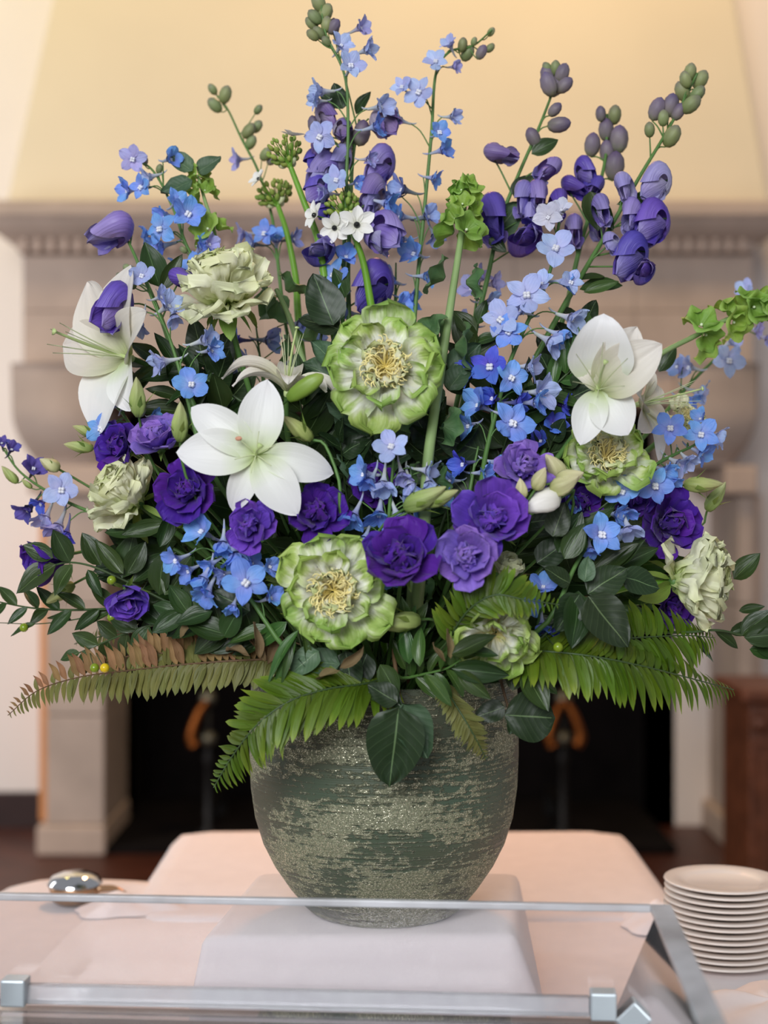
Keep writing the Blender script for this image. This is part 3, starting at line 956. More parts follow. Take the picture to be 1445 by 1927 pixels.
LISI = {c: [petal('petal', M_lis[c], 0.50, 'fan', curl=0.8, tip=-0.5 + 0.3 * i, cup=0.75, ruf=0.06, fq=2, fold=0.03, nf=2, crump=0.08, notch=0.06, nu=10, nv=11, seed=70 + i) for i in range(2)] for c in 'dml'}
DEL = {c: [petal('petal', M_del[c], 0.40, 'round', curl=-0.25 + 0.3 * i, cup=0.2 - 0.4 * i, ruf=0.05, fq=1.4, crump=0.10, nu=8, nv=7, seed=80 + i) for i in range(2)]
       + [petal('petal', M_del[c], 0.35, 'ovate', curl=-0.4, cup=0.3, ruf=0.05, fq=1.2, crump=0.10, nu=8, nv=7, seed=85)] for c in DELC}
MHP = {c: petal('petal', M_mh[c], 0.46, 'round', curl=0.5, cup=0.5, crump=0.08, ruf=0.03, nu=8, nv=7, seed=90) for c in M_mh}
Q['star'] = petal('petal', M_star, 0.30, 'round', curl=0.15, cup=0.35, keel=0.1, nu=8, nv=7, seed=95)
Q['sepal'] = petal('sepal', M_sepal, 0.24, 'ovate', curl=-0.5, cup=0.4, crump=0.06, nu=8, nv=5, seed=96)
Q['sepal_thin'] = petal('sepal', M_sepal, 0.09, 'lance', curl=-0.6, cup=0.3, nu=7, nv=3, seed=97)
LEAF = {
    'ruscus': [petal('leaf', M_leaf, 0.20, 'leaf', curl=-0.35 + 0.4 * i, cup=0.35, keel=0.1, crump=0.03, nu=9, nv=7, seed=100 + i, twist=0.3 - 0.3 * i) for i in range(2)],
    'oval': [petal('leaf', M_leaf, 0.29, 'leaf', curl=-0.3 + 0.4 * i, cup=0.25, keel=0.06, crump=0.03, nu=9, nv=7, seed=104 + i) for i in range(2)],
    'fresh': [petal('leaf', M_leaf_fresh, 0.17, 'leaf', curl=-0.6 + 0.5 * i, cup=0.4, keel=0.1, crump=0.03, nu=9, nv=5, seed=108 + i, twist=0.4) for i in range(2)],
    'broad': [petal('leaf', M_leaf_broad, 0.36, 'broad', curl=-0.25 + 0.3 * i, cup=0.12, keel=0.05, ruf=0.012, fq=5, crump=0.05, nu=12, nv=9, seed=112 + i) for i in range(2)],
    'disc': [petal('leaf', M_leaf_broad, 0.49, 'round', curl=-0.3, cup=0.10, keel=0.05, ruf=0.012, fq=3, crump=0.05, nu=12, nv=9, seed=131)],
    'grey': [petal('leaf', M_leaf_grey, 0.36, 'broad', curl=-0.4 + 0.6 * i, cup=0.25, ruf=0.04, fq=2.2, crump=0.08, nu=10, nv=9, seed=116 + i) for i in range(2)],
    'lance': [petal('leaf', M_leaf, 0.115, 'lance', curl=-0.5 + 0.5 * i, cup=0.5, keel=0.15, nu=10, nv=5, seed=120 + i, twist=0.5) for i in range(2)],
    'dry': [petal('leaf', M_dryleaf, 0.12, 'lance', curl=-1.4 + 2.4 * i, cup=0.9, crump=0.08, nu=10, nv=5, seed=124 + i, twist=1.1) for i in range(2)],
    'strap': [petal('leaf', M_leaf_fresh, 0.09, 'lance', curl=-0.5, cup=0.5, nu=12, nv=5, seed=128)],
}


def surf_mesh(name, mat, prof, n=14, lobes=0, amp=0.0, twist=0.0):
    m = MB()
    m.lathe(prof, n, None, lobes, amp, twist)
    return m.mesh(name, mat)


# buds: axis +Z from the stalk, length 1
BUDP = [(0.02, 0.0), (0.10, 0.03), (0.17, 0.15), (0.20, 0.32), (0.19, 0.5), (0.14, 0.7), (0.08, 0.86), (0.03, 0.96), (0.0, 1.0)]
Q['bud'] = surf_mesh('bud', M_bud, BUDP, 20, 5, 0.10, 1.8)
Q['bud_cream'] = surf_mesh('bud', M_bud_cream, [(r * 1.45, z) for r, z in BUDP], 20, 5, 0.12, 1.2)
Q['bud_white'] = surf_mesh('bud', M_bud_white, [(r * 1.5, z) for r, z in BUDP], 20, 4, 0.08, 1.5)
Q['bud_lily'] = surf_mesh('bud', M_bud_lily, [(0.03, 0.0), (0.10, 0.04), (0.16, 0.2), (0.19, 0.45), (0.18, 0.7), (0.12, 0.9), (0.05, 0.98), (0.0, 1.0)], 30, 3, 0.10, 0.15)
BUDR = [(0.02, 0.0), (0.17, 0.06), (0.29, 0.24), (0.33, 0.5), (0.28, 0.76), (0.15, 0.93), (0.0, 1.0)]
Q['dbud'] = surf_mesh('bud', M_dbud, BUDR, 14, 5, 0.06)
Q['dbud_m'] = surf_mesh('bud', M_dbud2, BUDR, 14, 5, 0.06)
Q['cone_bud'] = surf_mesh('bud', M_cone, BUDR, 10, 3, 0.06)
Q['cone_pale'] = surf_mesh('bud', M_cone_pale, BUDR, 12, 3, 0.06)


def make_spur(c):
    m = MB()
    m.lathe([(0.30, 0.12), (0.20, 0.0), (0.13, -0.2), (0.10, -0.45), (0.085, -0.7)], 9)
    m.tube(curve([(0, 0, -0.62), (0, 0.03, -0.85), (0, 0.12, -1.1), (0, 0.2, -1.2)], 5), (0.085, 0.03), 7)
    return m.mesh('spur', M_spur[c])


SPUR = {c: make_spur(c) for c in DELC}
m = MB()
for a in range(4):
    w = a * PI / 2 + 0.5
    m.lathe([(0.0, 0.0), (0.09, 0.06), (0.10, 0.16), (0.05, 0.28), (0.0, 0.32)], 7, Matrix.Translation((0.10 * math.cos(w), 0.10 * math.sin(w), 0.02)) @ Matrix.Rotation(0.4, 4, 'X'))
BEE = m.mesh('flower_center', M_bee)


def make_hood(c):
    m = MB()
    pts, uvs = [], []
    nu, nv = 11, 11
    for i in range(nu):
        a = R(-160 + 252 * i / (nu - 1))       # from the back rim over the crown to the beak
        for j in range(nv):
            b = R(-84 + 168 * j / (nv - 1))
            wx = 0.35 * math.sin(b) * (1.0 - 0.30 * max(0, math.sin(a)) ** 3)
            cb = 0.22 + 0.78 * math.cos(b)
            y = 0.30 + 0.62 * math.cos(a) * cb
            z = 0.46 * math.sin(a) * cb + 0.05
            if a > R(55):
                z += 0.22 * ((a - R(55)) / R(37)) * math.cos(b) ** 2
            pts.append((wx, y, z))
            uvs.append((i / (nu - 1), j / (nv - 1)))
    m.grid(pts, uvs, nu, nv)
    return m.mesh('hood', M_mh[c])


HOOD = {c: make_hood(c) for c in M_mh}


def make_bell(mat, k, flare=1.0, name='bell'):
    m = MB()
    n, nv = 8, 30
    pts, uvs = [], []
    for i in range(n):
        t = i / (n - 1)
        for j in range(nv):
            w = 2 * PI * j / nv
            r = 0.10 + 0.62 * flare * t ** 0.8 * (1 + 0.09 * t * math.cos(5 * w) + 0.08 * t * noise.noise((math.cos(w) * 1.5, math.sin(w) * 1.5, k)))
            z = 0.62 * t ** 0.75 - 0.20 * t ** 4 + 0.13 * t ** 3 * math.sin(5 * w + k) + 0.14 * t ** 2 * noise.noise((math.cos(w) * 2, math.sin(w) * 2, k + 5))
            pts.append((r * math.cos(w), r * math.sin(w), z))
            uvs.append((t, j / nv))
    m.grid(pts, uvs, n, nv, wrap=True)
    return m.mesh(name, mat)


BELL = [make_bell(M_bell, 1), make_bell(M_bell, 4, 0.8), make_bell(M_bell, 7, 1.1)]
BELLG = [make_bell(M_bell_grey, 2), make_bell(M_bell_grey, 6, 1.15)]
DOT = surf_mesh('bell_heart', M_dot, [(0.0, 0.06), (0.06, 0.08), (0.07, 0.14), (0.04, 0.19), (0.0, 0.2)], 8)
BERRY = {'g': surf_mesh('berry', M_berry_g, [(math.sin(PI * i / 8), -math.cos(PI * i / 8)) for i in range(9)], 14),
         'y': surf_mesh('berry', M_berry_y, [(math.sin(PI * i / 8), -math.cos(PI * i / 8)) for i in range(9)], 14)}

# ------------------------------------------------------------------ flower builders
rs = random.Random(11)


def stem_path(p, d, n=16, spread=0.17):
    """from a flower down into the mouth of the vase"""
    p, d = V(p), V(d).normalized()
    bx, by = p.x * 0.22 + rs.uniform(-.03, .03), p.y * 0.25 + rs.uniform(-.03, .03)
    q = math.hypot(bx, by)
    if q > 0.10:
        bx, by = bx * 0.10 / q, by * 0.10 / q
    b = V((bx, by, MOUTH_Z))
    dist = (p - b).length
    p1 = p - d * 0.28 * dist
    p2 = b + V(((p.x - bx) * 0.22, (p.y - by) * 0.22, max(0.05, 0.42 * dist * max(0.25, (p - b).normalized().z))))
    out = []
    for i in range(n + 1):
        t = i / n
        out.append(p * (1 - t) ** 3 + p1 * 3 * t * (1 - t) ** 2 + p2 * 3 * t * t * (1 - t) + b * t ** 3)
    out.append(V((b.x * 0.7, b.y * 0.7, ZP + 0.16)))
    out.append(V((b.x * 0.6, b.y * 0.6, ZP + 0.06)))
    return out


def stem_part(root, pts, r, mat, name='stem', extra=None, n=7):
    m = MB()
    m.tube(pts, r, n)
    for e in extra or ():
        m.tube(e[0], e[1], 5)
    return part(name, m.mesh(name, mat), root)


def root_at(name, label, cat, pts, group):
    return thing(name, label, cat, pts[-1], group)


def lily(label, px, py, Y, d, tep, Lpx, fil=6, fil_len=0.5, stamen_elev=72, roll=0, anther=False, buds=()):
    p = P(px, py, Y)
    s = Lpx * PX(Y)
    F = frame(p, d, R(roll))
    back = p - V(d).normalized() * 0.10 * s
    pts = stem_path(back, d)
    t = root_at('white_lily', label, 'lily', pts, 'white lilies in the bouquet')
    stem_part(t, pts, (0.0035, 0.004), M_stem)
    m = MB()   # the green throat the petals grow from
    m.lathe([(0.02, -0.12), (0.05, -0.08), (0.055, -0.02), (0.03, 0.02)], 14, F @ Matrix.Scale(s, 4))
    part('throat', m.mesh('throat', M_stigma), t)
    for k, (phi, elev, sc_, kind, *rl) in enumerate(tep):
        z0 = 0.004 * s if kind in ('lily_in', 'lily_cup') else -0.02 * s
        part('petal', Q[kind], t, petal_at(F, phi, elev, 0.02 * s, z0, s * sc_, rl[0] if rl else 0))
    m = MB()
    m.tube(curve([(0, 0, 0), (0.02, 0.02, fil_len * 0.6), (0.07, 0.05, fil_len * 1.05)], 8), (0.022, 0.015), 8)
    m.lathe([(0.0, 0.0), (0.035, 0.0), (0.04, 0.02), (0.0, 0.035)], 9, Matrix.Translation((0.07, 0.05, fil_len * 1.05)), 3, 0.2)
    for v_ in range(len(m.v)):
        m.v[v_] = tuple(F @ (V(m.v[v_]) * s))
    part('pistil', m.mesh('pistil', M_stigma), t)
    for k in range(fil):
        a = R(60 * k + 20)
        e = R(stamen_elev)
        tipv = V((math.cos(a) * math.cos(e), math.sin(a) * math.cos(e), math.sin(e))) * fil_len
        m = MB()
        m.tube([F @ (q * s) for q in curve([V((0, 0, 0)), tipv * 0.5 + V((0, 0, 0.05)), tipv], 6)], (0.010 * s, 0.005 * s), 5)
        f = part('stamen', m.mesh('stamen', M_filament), t)
        if anther and k == 2:
            m = MB()
            m.lathe([(0.0, -0.05), (0.025, -0.03), (0.03, 0.0), (0.025, 0.03), (0.0, 0.05)], 8, F @ Matrix.Translation(tipv * s) @ Matrix.Rotation(1.2, 4, 'Y') @ Matrix.Scale(s, 4))
            part('anther', m.mesh('anther', M_anther), f, label='pinkish brown anther')
    return t


def peony(label, px, py, Y, d, Rpx, roll=0, style='open', n=(8, 7, 7), elev=(7, 19, 36), sepals=0, stalk=None, mats=None, extra=()):
    p = P(px, py, Y)
    r = Rpx * PX(Y)
    F = frame(p, d, R(roll))
    dn = V(d).normalized()
    pts = stem_path(p - dn * 0.22 * r, d)
    t = root_at('green_peony', label, 'peony', pts, 'ruffled green peonies in the bouquet')
    stem_part(t, pts, (0.0036, 0.0042), stalk or M_stem)
    O = mats or (PO, PM, PC)
    g = random.Random(int(px * 7 + py))
    for ring, (cnt, el, lf, r0, z0) in enumerate(((n[0], elev[0], 1.0, .06, -.12), (n[1], elev[1], .80 if style == 'open' else .92, .06, -.06), (n[2], elev[2], .50 if style == 'open' else .80, .07, -.02))):
        off = g.uniform(0, 360)
        for k in range(cnt):
            phi = off + 360 * k / cnt + g.uniform(-11, 11)
            part('petal', g.choice(O[ring]), t, petal_at(F, phi, el + g.uniform(-9, 9), r0 * r, z0 * r, r * lf * g.uniform(.86, 1.10), g.uniform(-14, 14)))
    for phi, el, sc_ in extra:
        part('petal', g.choice(O[0]), t, petal_at(F, phi, el, .05 * r, -.14 * r, r * sc_))
    if style == 'open':
        m = MB()
        for k in range(120):
            a, q, h = g.uniform(0, 2 * PI), g.uniform(0.0, 0.20), g.uniform(0.22, 0.42)
            b = a + g.uniform(-1.6, 1.6)
            e = V((math.cos(a) * q, math.sin(a) * q, -0.02))
            k1 = e + V((math.cos(a) * 0.10, math.sin(a) * 0.10, h * 0.7))
            k2 = k1 + V((math.cos(b) * 0.12, math.sin(b) * 0.12, h * 0.3))
            k3 = k2 + V((math.cos(b + 1.2) * 0.07, math.sin(b + 1.2) * 0.07, -0.03))
            m.tube([F @ (w * r) for w in curve([e, k1, k2, k3], 5)], (0.013 * r, 0.009 * r), 4, cap=False)
        for k in range(5):
            part('petal', g.choice(PC), t, petal_at(F, 72 * k + g.uniform(-25, 25), 52 + g.uniform(-14, 14), 0.13 * r, 0.02 * r, r * g.uniform(.24, .34), g.uniform(-25, 25)))
        part('stamens', m.mesh('stamens', M_stamen), t, stuff=True)
    m = MB()
    m.lathe([(0.05, -0.26), (0.10, -0.22), (0.16, -0.14), (0.10, -0.08)], 12, F @ Matrix.Scale(r, 4))
    part('calyx', m.mesh('calyx', M_stem), t)
    for k in range(sepals):
        part('sepal', Q['sepal'] if k % 2 else Q['sepal_thin'], t, petal_at(F, 360 * k / sepals + g.uniform(-15, 15), -25 + g.uniform(-20, 15), 0.08 * r, -0.2 * r, r * g.uniform(.5, .75)))
    return t


def lisianthus(label, px, py, Y, d, Rpx, c='m', roll=0, bell=False, sx=1.0):
    p = P(px, py, Y)
    r = Rpx * PX(Y)
    F = frame(p, d, R(roll)) @ Matrix.Diagonal((sx, 1, 1, 1))
    dn = V(d).normalized()
    pts = stem_path(p - dn * 0.75 * r, d)
    t = root_at('purple_lisianthus', label, 'lisianthus', pts, 'purple lisianthus in the bouquet')
    stem_part(t, pts, (0.0022, 0.003), M_stem)
    g = random.Random(int(px * 3 + py * 5))
    rings = ((6, 26, 1.12, .05, -.50), (5, 46, 1.02, .05, -.52), (5, 64, .92, .05, -.50), (4, 80, .80, .06, -.42), (3, 96, .66, .05, -.34))
    if bell:
        rings = ((5, 52, 1.25, .05, -.55), (5, 66, 1.2, .05, -.55), (4, 80, 1.0, .05, -.5))
    for ring, (cnt, el, lf, r0, z0) in enumerate(rings):
        off = g.uniform(0, 360)
        for k in range(cnt):
            me = g.choice(LIS[c] if ring < 2 else LISI[c])
            part('petal', me, t, petal_at(F, off + 360 * k / cnt + g.uniform(-14, 14), el + g.uniform(-8, 8), r0 * r, z0 * r, r * lf * g.uniform(.9, 1.08), g.uniform(-20, 20)))
    m = MB()
    m.lathe([(0.05, -0.80), (0.14, -0.72), (0.16, -0.58), (0.08, -0.5)], 10, F @ Matrix.Scale(r, 4))
    part('calyx', m.mesh('calyx', M_stem), t)
    for k in range(5):
        part('sepal', Q['sepal_thin'], t, petal_at(F, 72 * k, 35, 0.06 * r, -0.72 * r, r * 0.8))
    return t


def bud_stem(label, items, Yoff=0.0, kind='bud', sep=True, name='lisianthus_bud', cat='flower bud', via=None, mat=None):
    """items: (px, py of the bud's base, angle in the picture, length, mesh); one stem may carry several buds"""
    first = items[0]
    Y = dome(first[0], first[1], Yoff)
    p = P(first[0], first[1], Y)
    a = R(first[2])
    d0 = V((math.cos(a), -0.25, math.sin(a)))
    pts = stem_path(p, d0)
    if via:
        mid = [P(x, y, dome(x, y, Yoff)) for x, y in via]
        pts = curve([p] + mid, 12)
    extra = []
    for it in items[1:]:
        q = P(it[0], it[1], dome(it[0], it[1], Yoff))
        a = R(it[2])
        d = V((math.cos(a), -0.2, math.sin(a)))
        j = min(range(2, len(pts) - 3), key=lambda k: abs((pts[k] - q).length - 0.05))
        extra.append((curve([q, q - d * 0.02, pts[j]], 7), (0.0014, 0.0018)))
    t = thing(name, label, cat, pts[-1], 'lisianthus buds in the bouquet' if name == 'lisianthus_bud' else None)
    stem_part(t, pts, (0.0016, 0.0024), mat or M_stem, extra=extra)
    for it in items:
        q = P(it[0], it[1], dome(it[0], it[1], Yoff))
        s = it[3] * PX(q.y)
        a = R(it[2])
        F = frame(q, (math.cos(a), it[5] if len(it) > 5 else -0.25, math.sin(a)), 0, s)
        b = part('bud', Q[it[4] if len(it) > 4 else kind], t, F)
        if sep:
            for k in range(4):
                part('sepal', Q['sepal_thin'], b, petal_at(F, 90 * k + 20, 74, 0.06, 0.0, 0.75))
    return t


def near_on(pts, q):
    """nearest point of a path as seen from the camera"""
    best, bi = 9e9, 0
    for i, p in enumerate(pts):
        k = (q.y - CAM_Y) / (p.y - CAM_Y)
        dd = (p.x * k - q.x) ** 2 + ((p.z - CAM_Z) * k - (q.z - CAM_Z)) ** 2
        if dd < best:
            best, bi = dd, i
    return bi


def floret(parent, F, c, op, g):
    """delphinium floret: spur, five petals, pale centre; F has Z along its facing and carries the scale"""
    f = part('floret', SPUR[c], parent, F)
    n0 = g.uniform(0, 72)
    for k in range(5):
        part('petal', g.choice(DEL[c]), f, petal_at(F, n0 + 72 * k + g.uniform(-8, 8), op + g.uniform(-10, 10), 0.08, 0.08 + 0.02 * (k % 2), g.uniform(.84, 1.0), g.uniform(-14, 14)))
    part('flower_center', BEE, f, F @ Matrix.Translation((0, 0, 0.08)) @ Matrix.Scale(1.0 if op < 40 else 0.7, 4))
    return f


def spike_axis(path, Y0, Y1, into_vase=True):
    """path: pixels from the tip down; depth runs from Y0 at the tip to Y1"""
    n = len(path)
    pp = [P(x, y, Y0 + (Y1 - Y0) * i / (n - 1)) for i, (x, y) in enumerate(path)]
    pts = curve(pp, 6 * n)
    if into_vase:
        down = stem_path(pts[-1], (pts[-2] - pts[-1]).normalized(), 10)
        pts = pts + down[1:]
    return pts, 6 * n


def delphinium(label, path, Y0, Y1, florets, buds=(), r=(0.0011, 0.003), mat=None, leaves=()):
    """florets: (px, py, radius px, kind, colour); kind f faces the camera, s shows its side, h hangs"""
    pts, na = spike_axis(path, Y0, Y1)
    t = root_at('delphinium', label, 'delphinium', pts, 'blue delphiniums in the bouquet')
    g = random.Random(int(path[0][0] * 3 + path[0][1]))
    extra, todo = [], []
    for it in florets:
        px, py, rp, kind, c = it[:5]
        q0 = P(px, py, 0.0)
        i = near_on(pts[:na + 8], P(px, py + 12, 0.0))
        Yq = pts[i].y - (0.022 if kind == 'f' else 0.006) + (it[5] if len(it) > 5 else 0)
        q = P(px, py, Yq)
        off = q - pts[i]
        off.y = 0
        ou = off.normalized() if off.length > 1e-4 else V((0, 0, 1))
        if kind == 'f':
            d = V((ou.x * 0.35 + g.uniform(-.2, .2), -1, 0.1 + ou.z * 0.2 + g.uniform(-.15, .2)))
            op = g.choice((g.uniform(6, 24), g.uniform(20, 42)))
        elif kind == 's':
            d = V((ou.x * 1.0 + g.uniform(-.2, .2), -0.55 + g.uniform(-.2, .2), -0.15 + ou.z * 0.5 + g.uniform(-.3, .2)))
            op = g.uniform(40, 58)
        else:
            d = V((ou.x * 0.3 + g.uniform(-.2, .2), -0.5, -1.0))
            op = g.uniform(46, 62)
        s = rp * PX(Yq) * 1.06
        F = frame(q, d, g.uniform(-.4, .4), s)
        todo.append((F, c, op))
        back = F @ V((0, 0.03, -0.72))
        j = min(i + 2, len(pts) - 1)
        extra.append((curve([back, back * 0.5 + pts[j] * 0.5 + V((0, 0, 0.006)), pts[j]], 6), (0.0008, 0.0010)))
    btodo = []
    for it in buds:
        px, py, lp = it[:3]
        i = near_on(pts[:na], P(px, py + 10, 0))
        q = P(px, py, pts[i].y + g.uniform(-.01, .01))
        s = lp * PX(q.y)
        off = q - pts[i]
        off.y = 0
        ou = off.normalized() if off.length > 1e-4 else V((0, 0, 1))
        d = V((ou.x * 0.9, g.uniform(-.6, .1), 0.8))
        F = frame(q - d.normalized() * 0.5 * s, d, 0, s)
        btodo.append((F, it[3] if len(it) > 3 else 'dbud'))
        b0 = F @ V((0, 0, 0))
        j = min(i + 2, len(pts) - 1)
        extra.append((curve([b0, b0 * 0.5 + pts[j] * 0.5 - V((0, 0, .002)), pts[j]], 5), (0.0007, 0.0009)))
    stem_part(t, pts, [r[0] + (r[1] - r[0]) * min(1, i / na) for i in range(len(pts))], mat or M_stem, extra=extra)
    for F, c, op in todo:
        floret(t, F, c, op, g)
    for F, k in btodo:
        part('bud', Q[k], t, F)
    for l in leaves:
        flat_leaf(t, *l)
    return t


def flat_leaf(parent, px, py, ang, Lpx, kind, Y=None, tilt=None, facing=None, name='leaf', g=rs):
    """a leaf from its base pixel, pointing ANG degrees in the picture"""
    Y = dome(px, py) if Y is None else Y
    p = P(px, py, Y)
    a = R(ang)
    dy = g.uniform(-.35, .15) if tilt is None else tilt
    x = V((math.cos(a), dy, math.sin(a)))
    nd = facing or V((g.uniform(-.5, .5), -1.0, g.uniform(0.1, .9)))
    return part(name, g.choice(LEAF[kind]), parent, leaf_frame(p, x, nd, Lpx * PX(Y)))


def monkshood(label, path, Y0, Y1, hoods, buds=(), leaves=(), r=(0.0016, 0.0036)):
    """hoods: (px, py centre, height px, angle of the hood's crown in the picture, facing yaw, colour)"""
    pts, na = spike_axis(path, Y0, Y1)
    t = root_at('monkshood', label, 'monkshood', pts, 'violet monkshood in the bouquet')
    g = random.Random(int(path[0][0] * 5 + path[0][1]))
    extra, todo = [], []
    for it in hoods:
        px, py, hp, ang, yaw, c = it[:6]
        i = near_on(pts[:na + 8], P(px, py + 15, 0))
        Yq = pts[i].y - 0.018 + (it[6] if len(it) > 6 else 0)
        q = P(px, py, Yq)
        s = hp * PX(Yq) / 1.22
        y = R(yaw)
        F = frame(q, (math.sin(y), -math.cos(y), -0.15), R(ang - 90), s) @ Matrix.Translation((0, -0.32, -0.1))
        todo.append((F, c))
        b0 = F @ V((0, 0.30, -0.45))
        j = min(i + 3, len(pts) - 1)
        extra.append((curve([b0, b0 * 0.6 + pts[j] * 0.4 + V((0, 0, .004)), pts[j]], 6), (0.0010, 0.0013)))
    btodo = []
    for it in buds:
        px, py, lp, ang = it[:4]
        i = near_on(pts[:na], P(px, py + 10, 0))
        q = P(px, py, pts[i].y + g.uniform(-.014, .008))
        s = lp * PX(q.y)
        a = R(ang)
        d = V((math.cos(a), -0.3, math.sin(a)))
        F = frame(q - d.normalized() * 0.5 * s, d, 0, s)
        btodo.append((F, it[4] if len(it) > 4 else 'dbud_m'))
        b0 = F @ V((0, 0, 0))
        j = min(i + 2, len(pts) - 1)
        extra.append((curve([b0, b0 * 0.5 + pts[j] * 0.5 + V((0, 0, .003)), pts[j]], 5), (0.0009, 0.0012)))
    stem_part(t, pts, [r[0] + (r[1] - r[0]) * min(1, i / na) for i in range(len(pts))], M_stem, extra=extra)
    for F, c in todo:
        h = part('hood_flower', HOOD[c], t, F)
        lt = {'d': 'm', 'm': 'l', 'g': 'l', 'l': 'l'}[c]
        for sg in (-1, 1):   # two round side petals close the hood, two narrower ones hang below
            j = lambda: g.uniform(-.12, .12)
            part('petal', MHP[c if g.random() < .6 else lt], h, F @ leaf_frame((sg * 0.12, 0.16, -0.22), (sg * 0.16 + j(), -0.42 + j(), 0.85), (-sg, 0.25 + j(), 0.1), g.uniform(.88, 1.02)))
            part('petal', MHP[lt if g.random() < .6 else c], h, F @ leaf_frame((sg * 0.05, -0.05, -0.12), (sg * 0.30 + j(), -0.72 + j(), 0.55), (-sg * .3, 0.6, 0.8), g.uniform(.55, .68)))
    for F, k in btodo:
        part('bud', Q[k], t, F)
    for l in leaves:
        flat_leaf(t, *l)
    return t


def bells(label, path, Y0, Y1, whorls, r=(0.002, 0.006), leaves=(), mat=None):
    """whorls: (px, py, bell radius px, count, spread px, mesh list)"""
    pts, na = spike_axis(path, Y0, Y1)
    t = root_at('bells_of_ireland', label, 'bell flower', pts, 'green bells of Ireland in the bouquet')
    g = random.Random(int(path[0][0] * 5 + path[0][1] * 3))
    stem_part(t, pts, [r[0] + (r[1] - r[0]) * min(1, i / na) for i in range(len(pts))], mat or M_stem_pale, n=9)
    for px, py, rp, cnt, sp, L in whorls:
        i = near_on(pts[:na + 4], P(px, py, 0))
        ax = (pts[max(0, i - 1)] - pts[i + 1]).normalized()
        off = g.uniform(0, 60)
        u = ax.orthogonal().normalized()
        w = ax.cross(u)
        for k in range(cnt):
            a = R(off + 360 * k / cnt)
            rad = u * math.cos(a) + w * math.sin(a)
            if (rad.y > 0.75 and cnt > 3) or (L is BELLG and rad.y < -0.45):
                continue
            s = rp * PX(pts[i].y) * 1.35 * g.uniform(.85, 1.1)
            c = pts[i] + rad * sp * PX(pts[i].y) * 0.35 + V((0, 0, g.uniform(-.4, .4) * rp * PX(pts[i].y)))
            F = frame(c, rad + ax * g.uniform(.1, .5), g.uniform(0, 3), s)
            b = part('bell', g.choice(L), t, F)
            part('bell_heart', DOT, b, F)
    for l in leaves:
        flat_leaf(t, *l)
    return t


def star_of_bethlehem(label, path, Y0, Y1, head, stars=(), cone=True, r=0.0042):
    """head: (px, py, width px, height px); stars: (px, py, radius, facing)"""
    pts, na = spike_axis(path, Y0, Y1)
    t = root_at('star_of_bethlehem', label, 'star flower', pts, 'stars of Bethlehem in the bouquet')
    g = random.Random(int(path[0][0] * 5 + path[0][1] * 3))
    top = pts[0]
    ax = (pts[0] - pts[3]).normalized()
    hw, hh = head[2] * PX(top.y) * 0.5, head[3] * PX(top.y)
    u = ax.orthogonal().normalized()
    w = ax.cross(u)
    extra, items = [], []
    for k in range(46):
        q = (k + 0.5) / 46
        a = k * 2.39996
        rr = hw * math.sin(PI * min(1, 0.12 + 0.86 * q)) ** 0.8
        c = top + ax * (hh * (1.0 - q) * 0.95 + 0.002) + (u * math.cos(a) + w * math.sin(a)) * rr
        d = (u * math.cos(a) + w * math.sin(a)) * (0.25 + q * 1.0) + ax * (1.1 - 0.5 * q)
        s = hw * g.uniform(.34, .46) * (0.7 + 0.6 * q)
        pale = q > 0.86 and k % 2 == 0
        items.append((frame(c - d.normalized() * s * 0.5, d, 0, s * (1.25 if pale else 1)), 'cone_pale' if pale else 'cone_bud'))
        extra.append(([top - ax * 0.004, c - d.normalized() * s * 0.45], (0.0008, 0.0006)))
    sts = []
    for px, py, rp, d in stars:
        Yq = top.y - 0.03
        c = P(px, py, Yq)
        sts.append((frame(c, d, g.uniform(0, 1), rp * PX(Yq))))
        extra.append((curve([c - V(d).normalized() * 0.001, c * 0.5 + top * 0.5 - ax * 0.004, top - ax * 0.004], 6), (0.0009, 0.0011)))
    stem_part(t, pts, [r * (0.8 + 0.4 * min(1, i / na)) for i in range(len(pts))], M_stem_bright, extra=extra, n=9)
    for F, k in items:
        part('bud', Q[k], t, F)
    for F in sts:
        m = MB()
        m.lathe([(0.0, 0.0), (0.14, 0.02), (0.17, 0.12), (0.12, 0.24), (0.0, 0.28)], 12, F)
        o = part('star_center', m.mesh('star_center', M_black), t, label='black centre of the open star flower')
        WM[o.name] = Matrix()
        for k in range(6):
            part('petal', Q['star'], o, petal_at(F, 60 * k + g.uniform(-5, 5), 14 + g.uniform(-8, 8), 0.06, 0.02, g.uniform(.92, 1.05)))
    return t


# ------------------------------------------------------------------ foliage builders


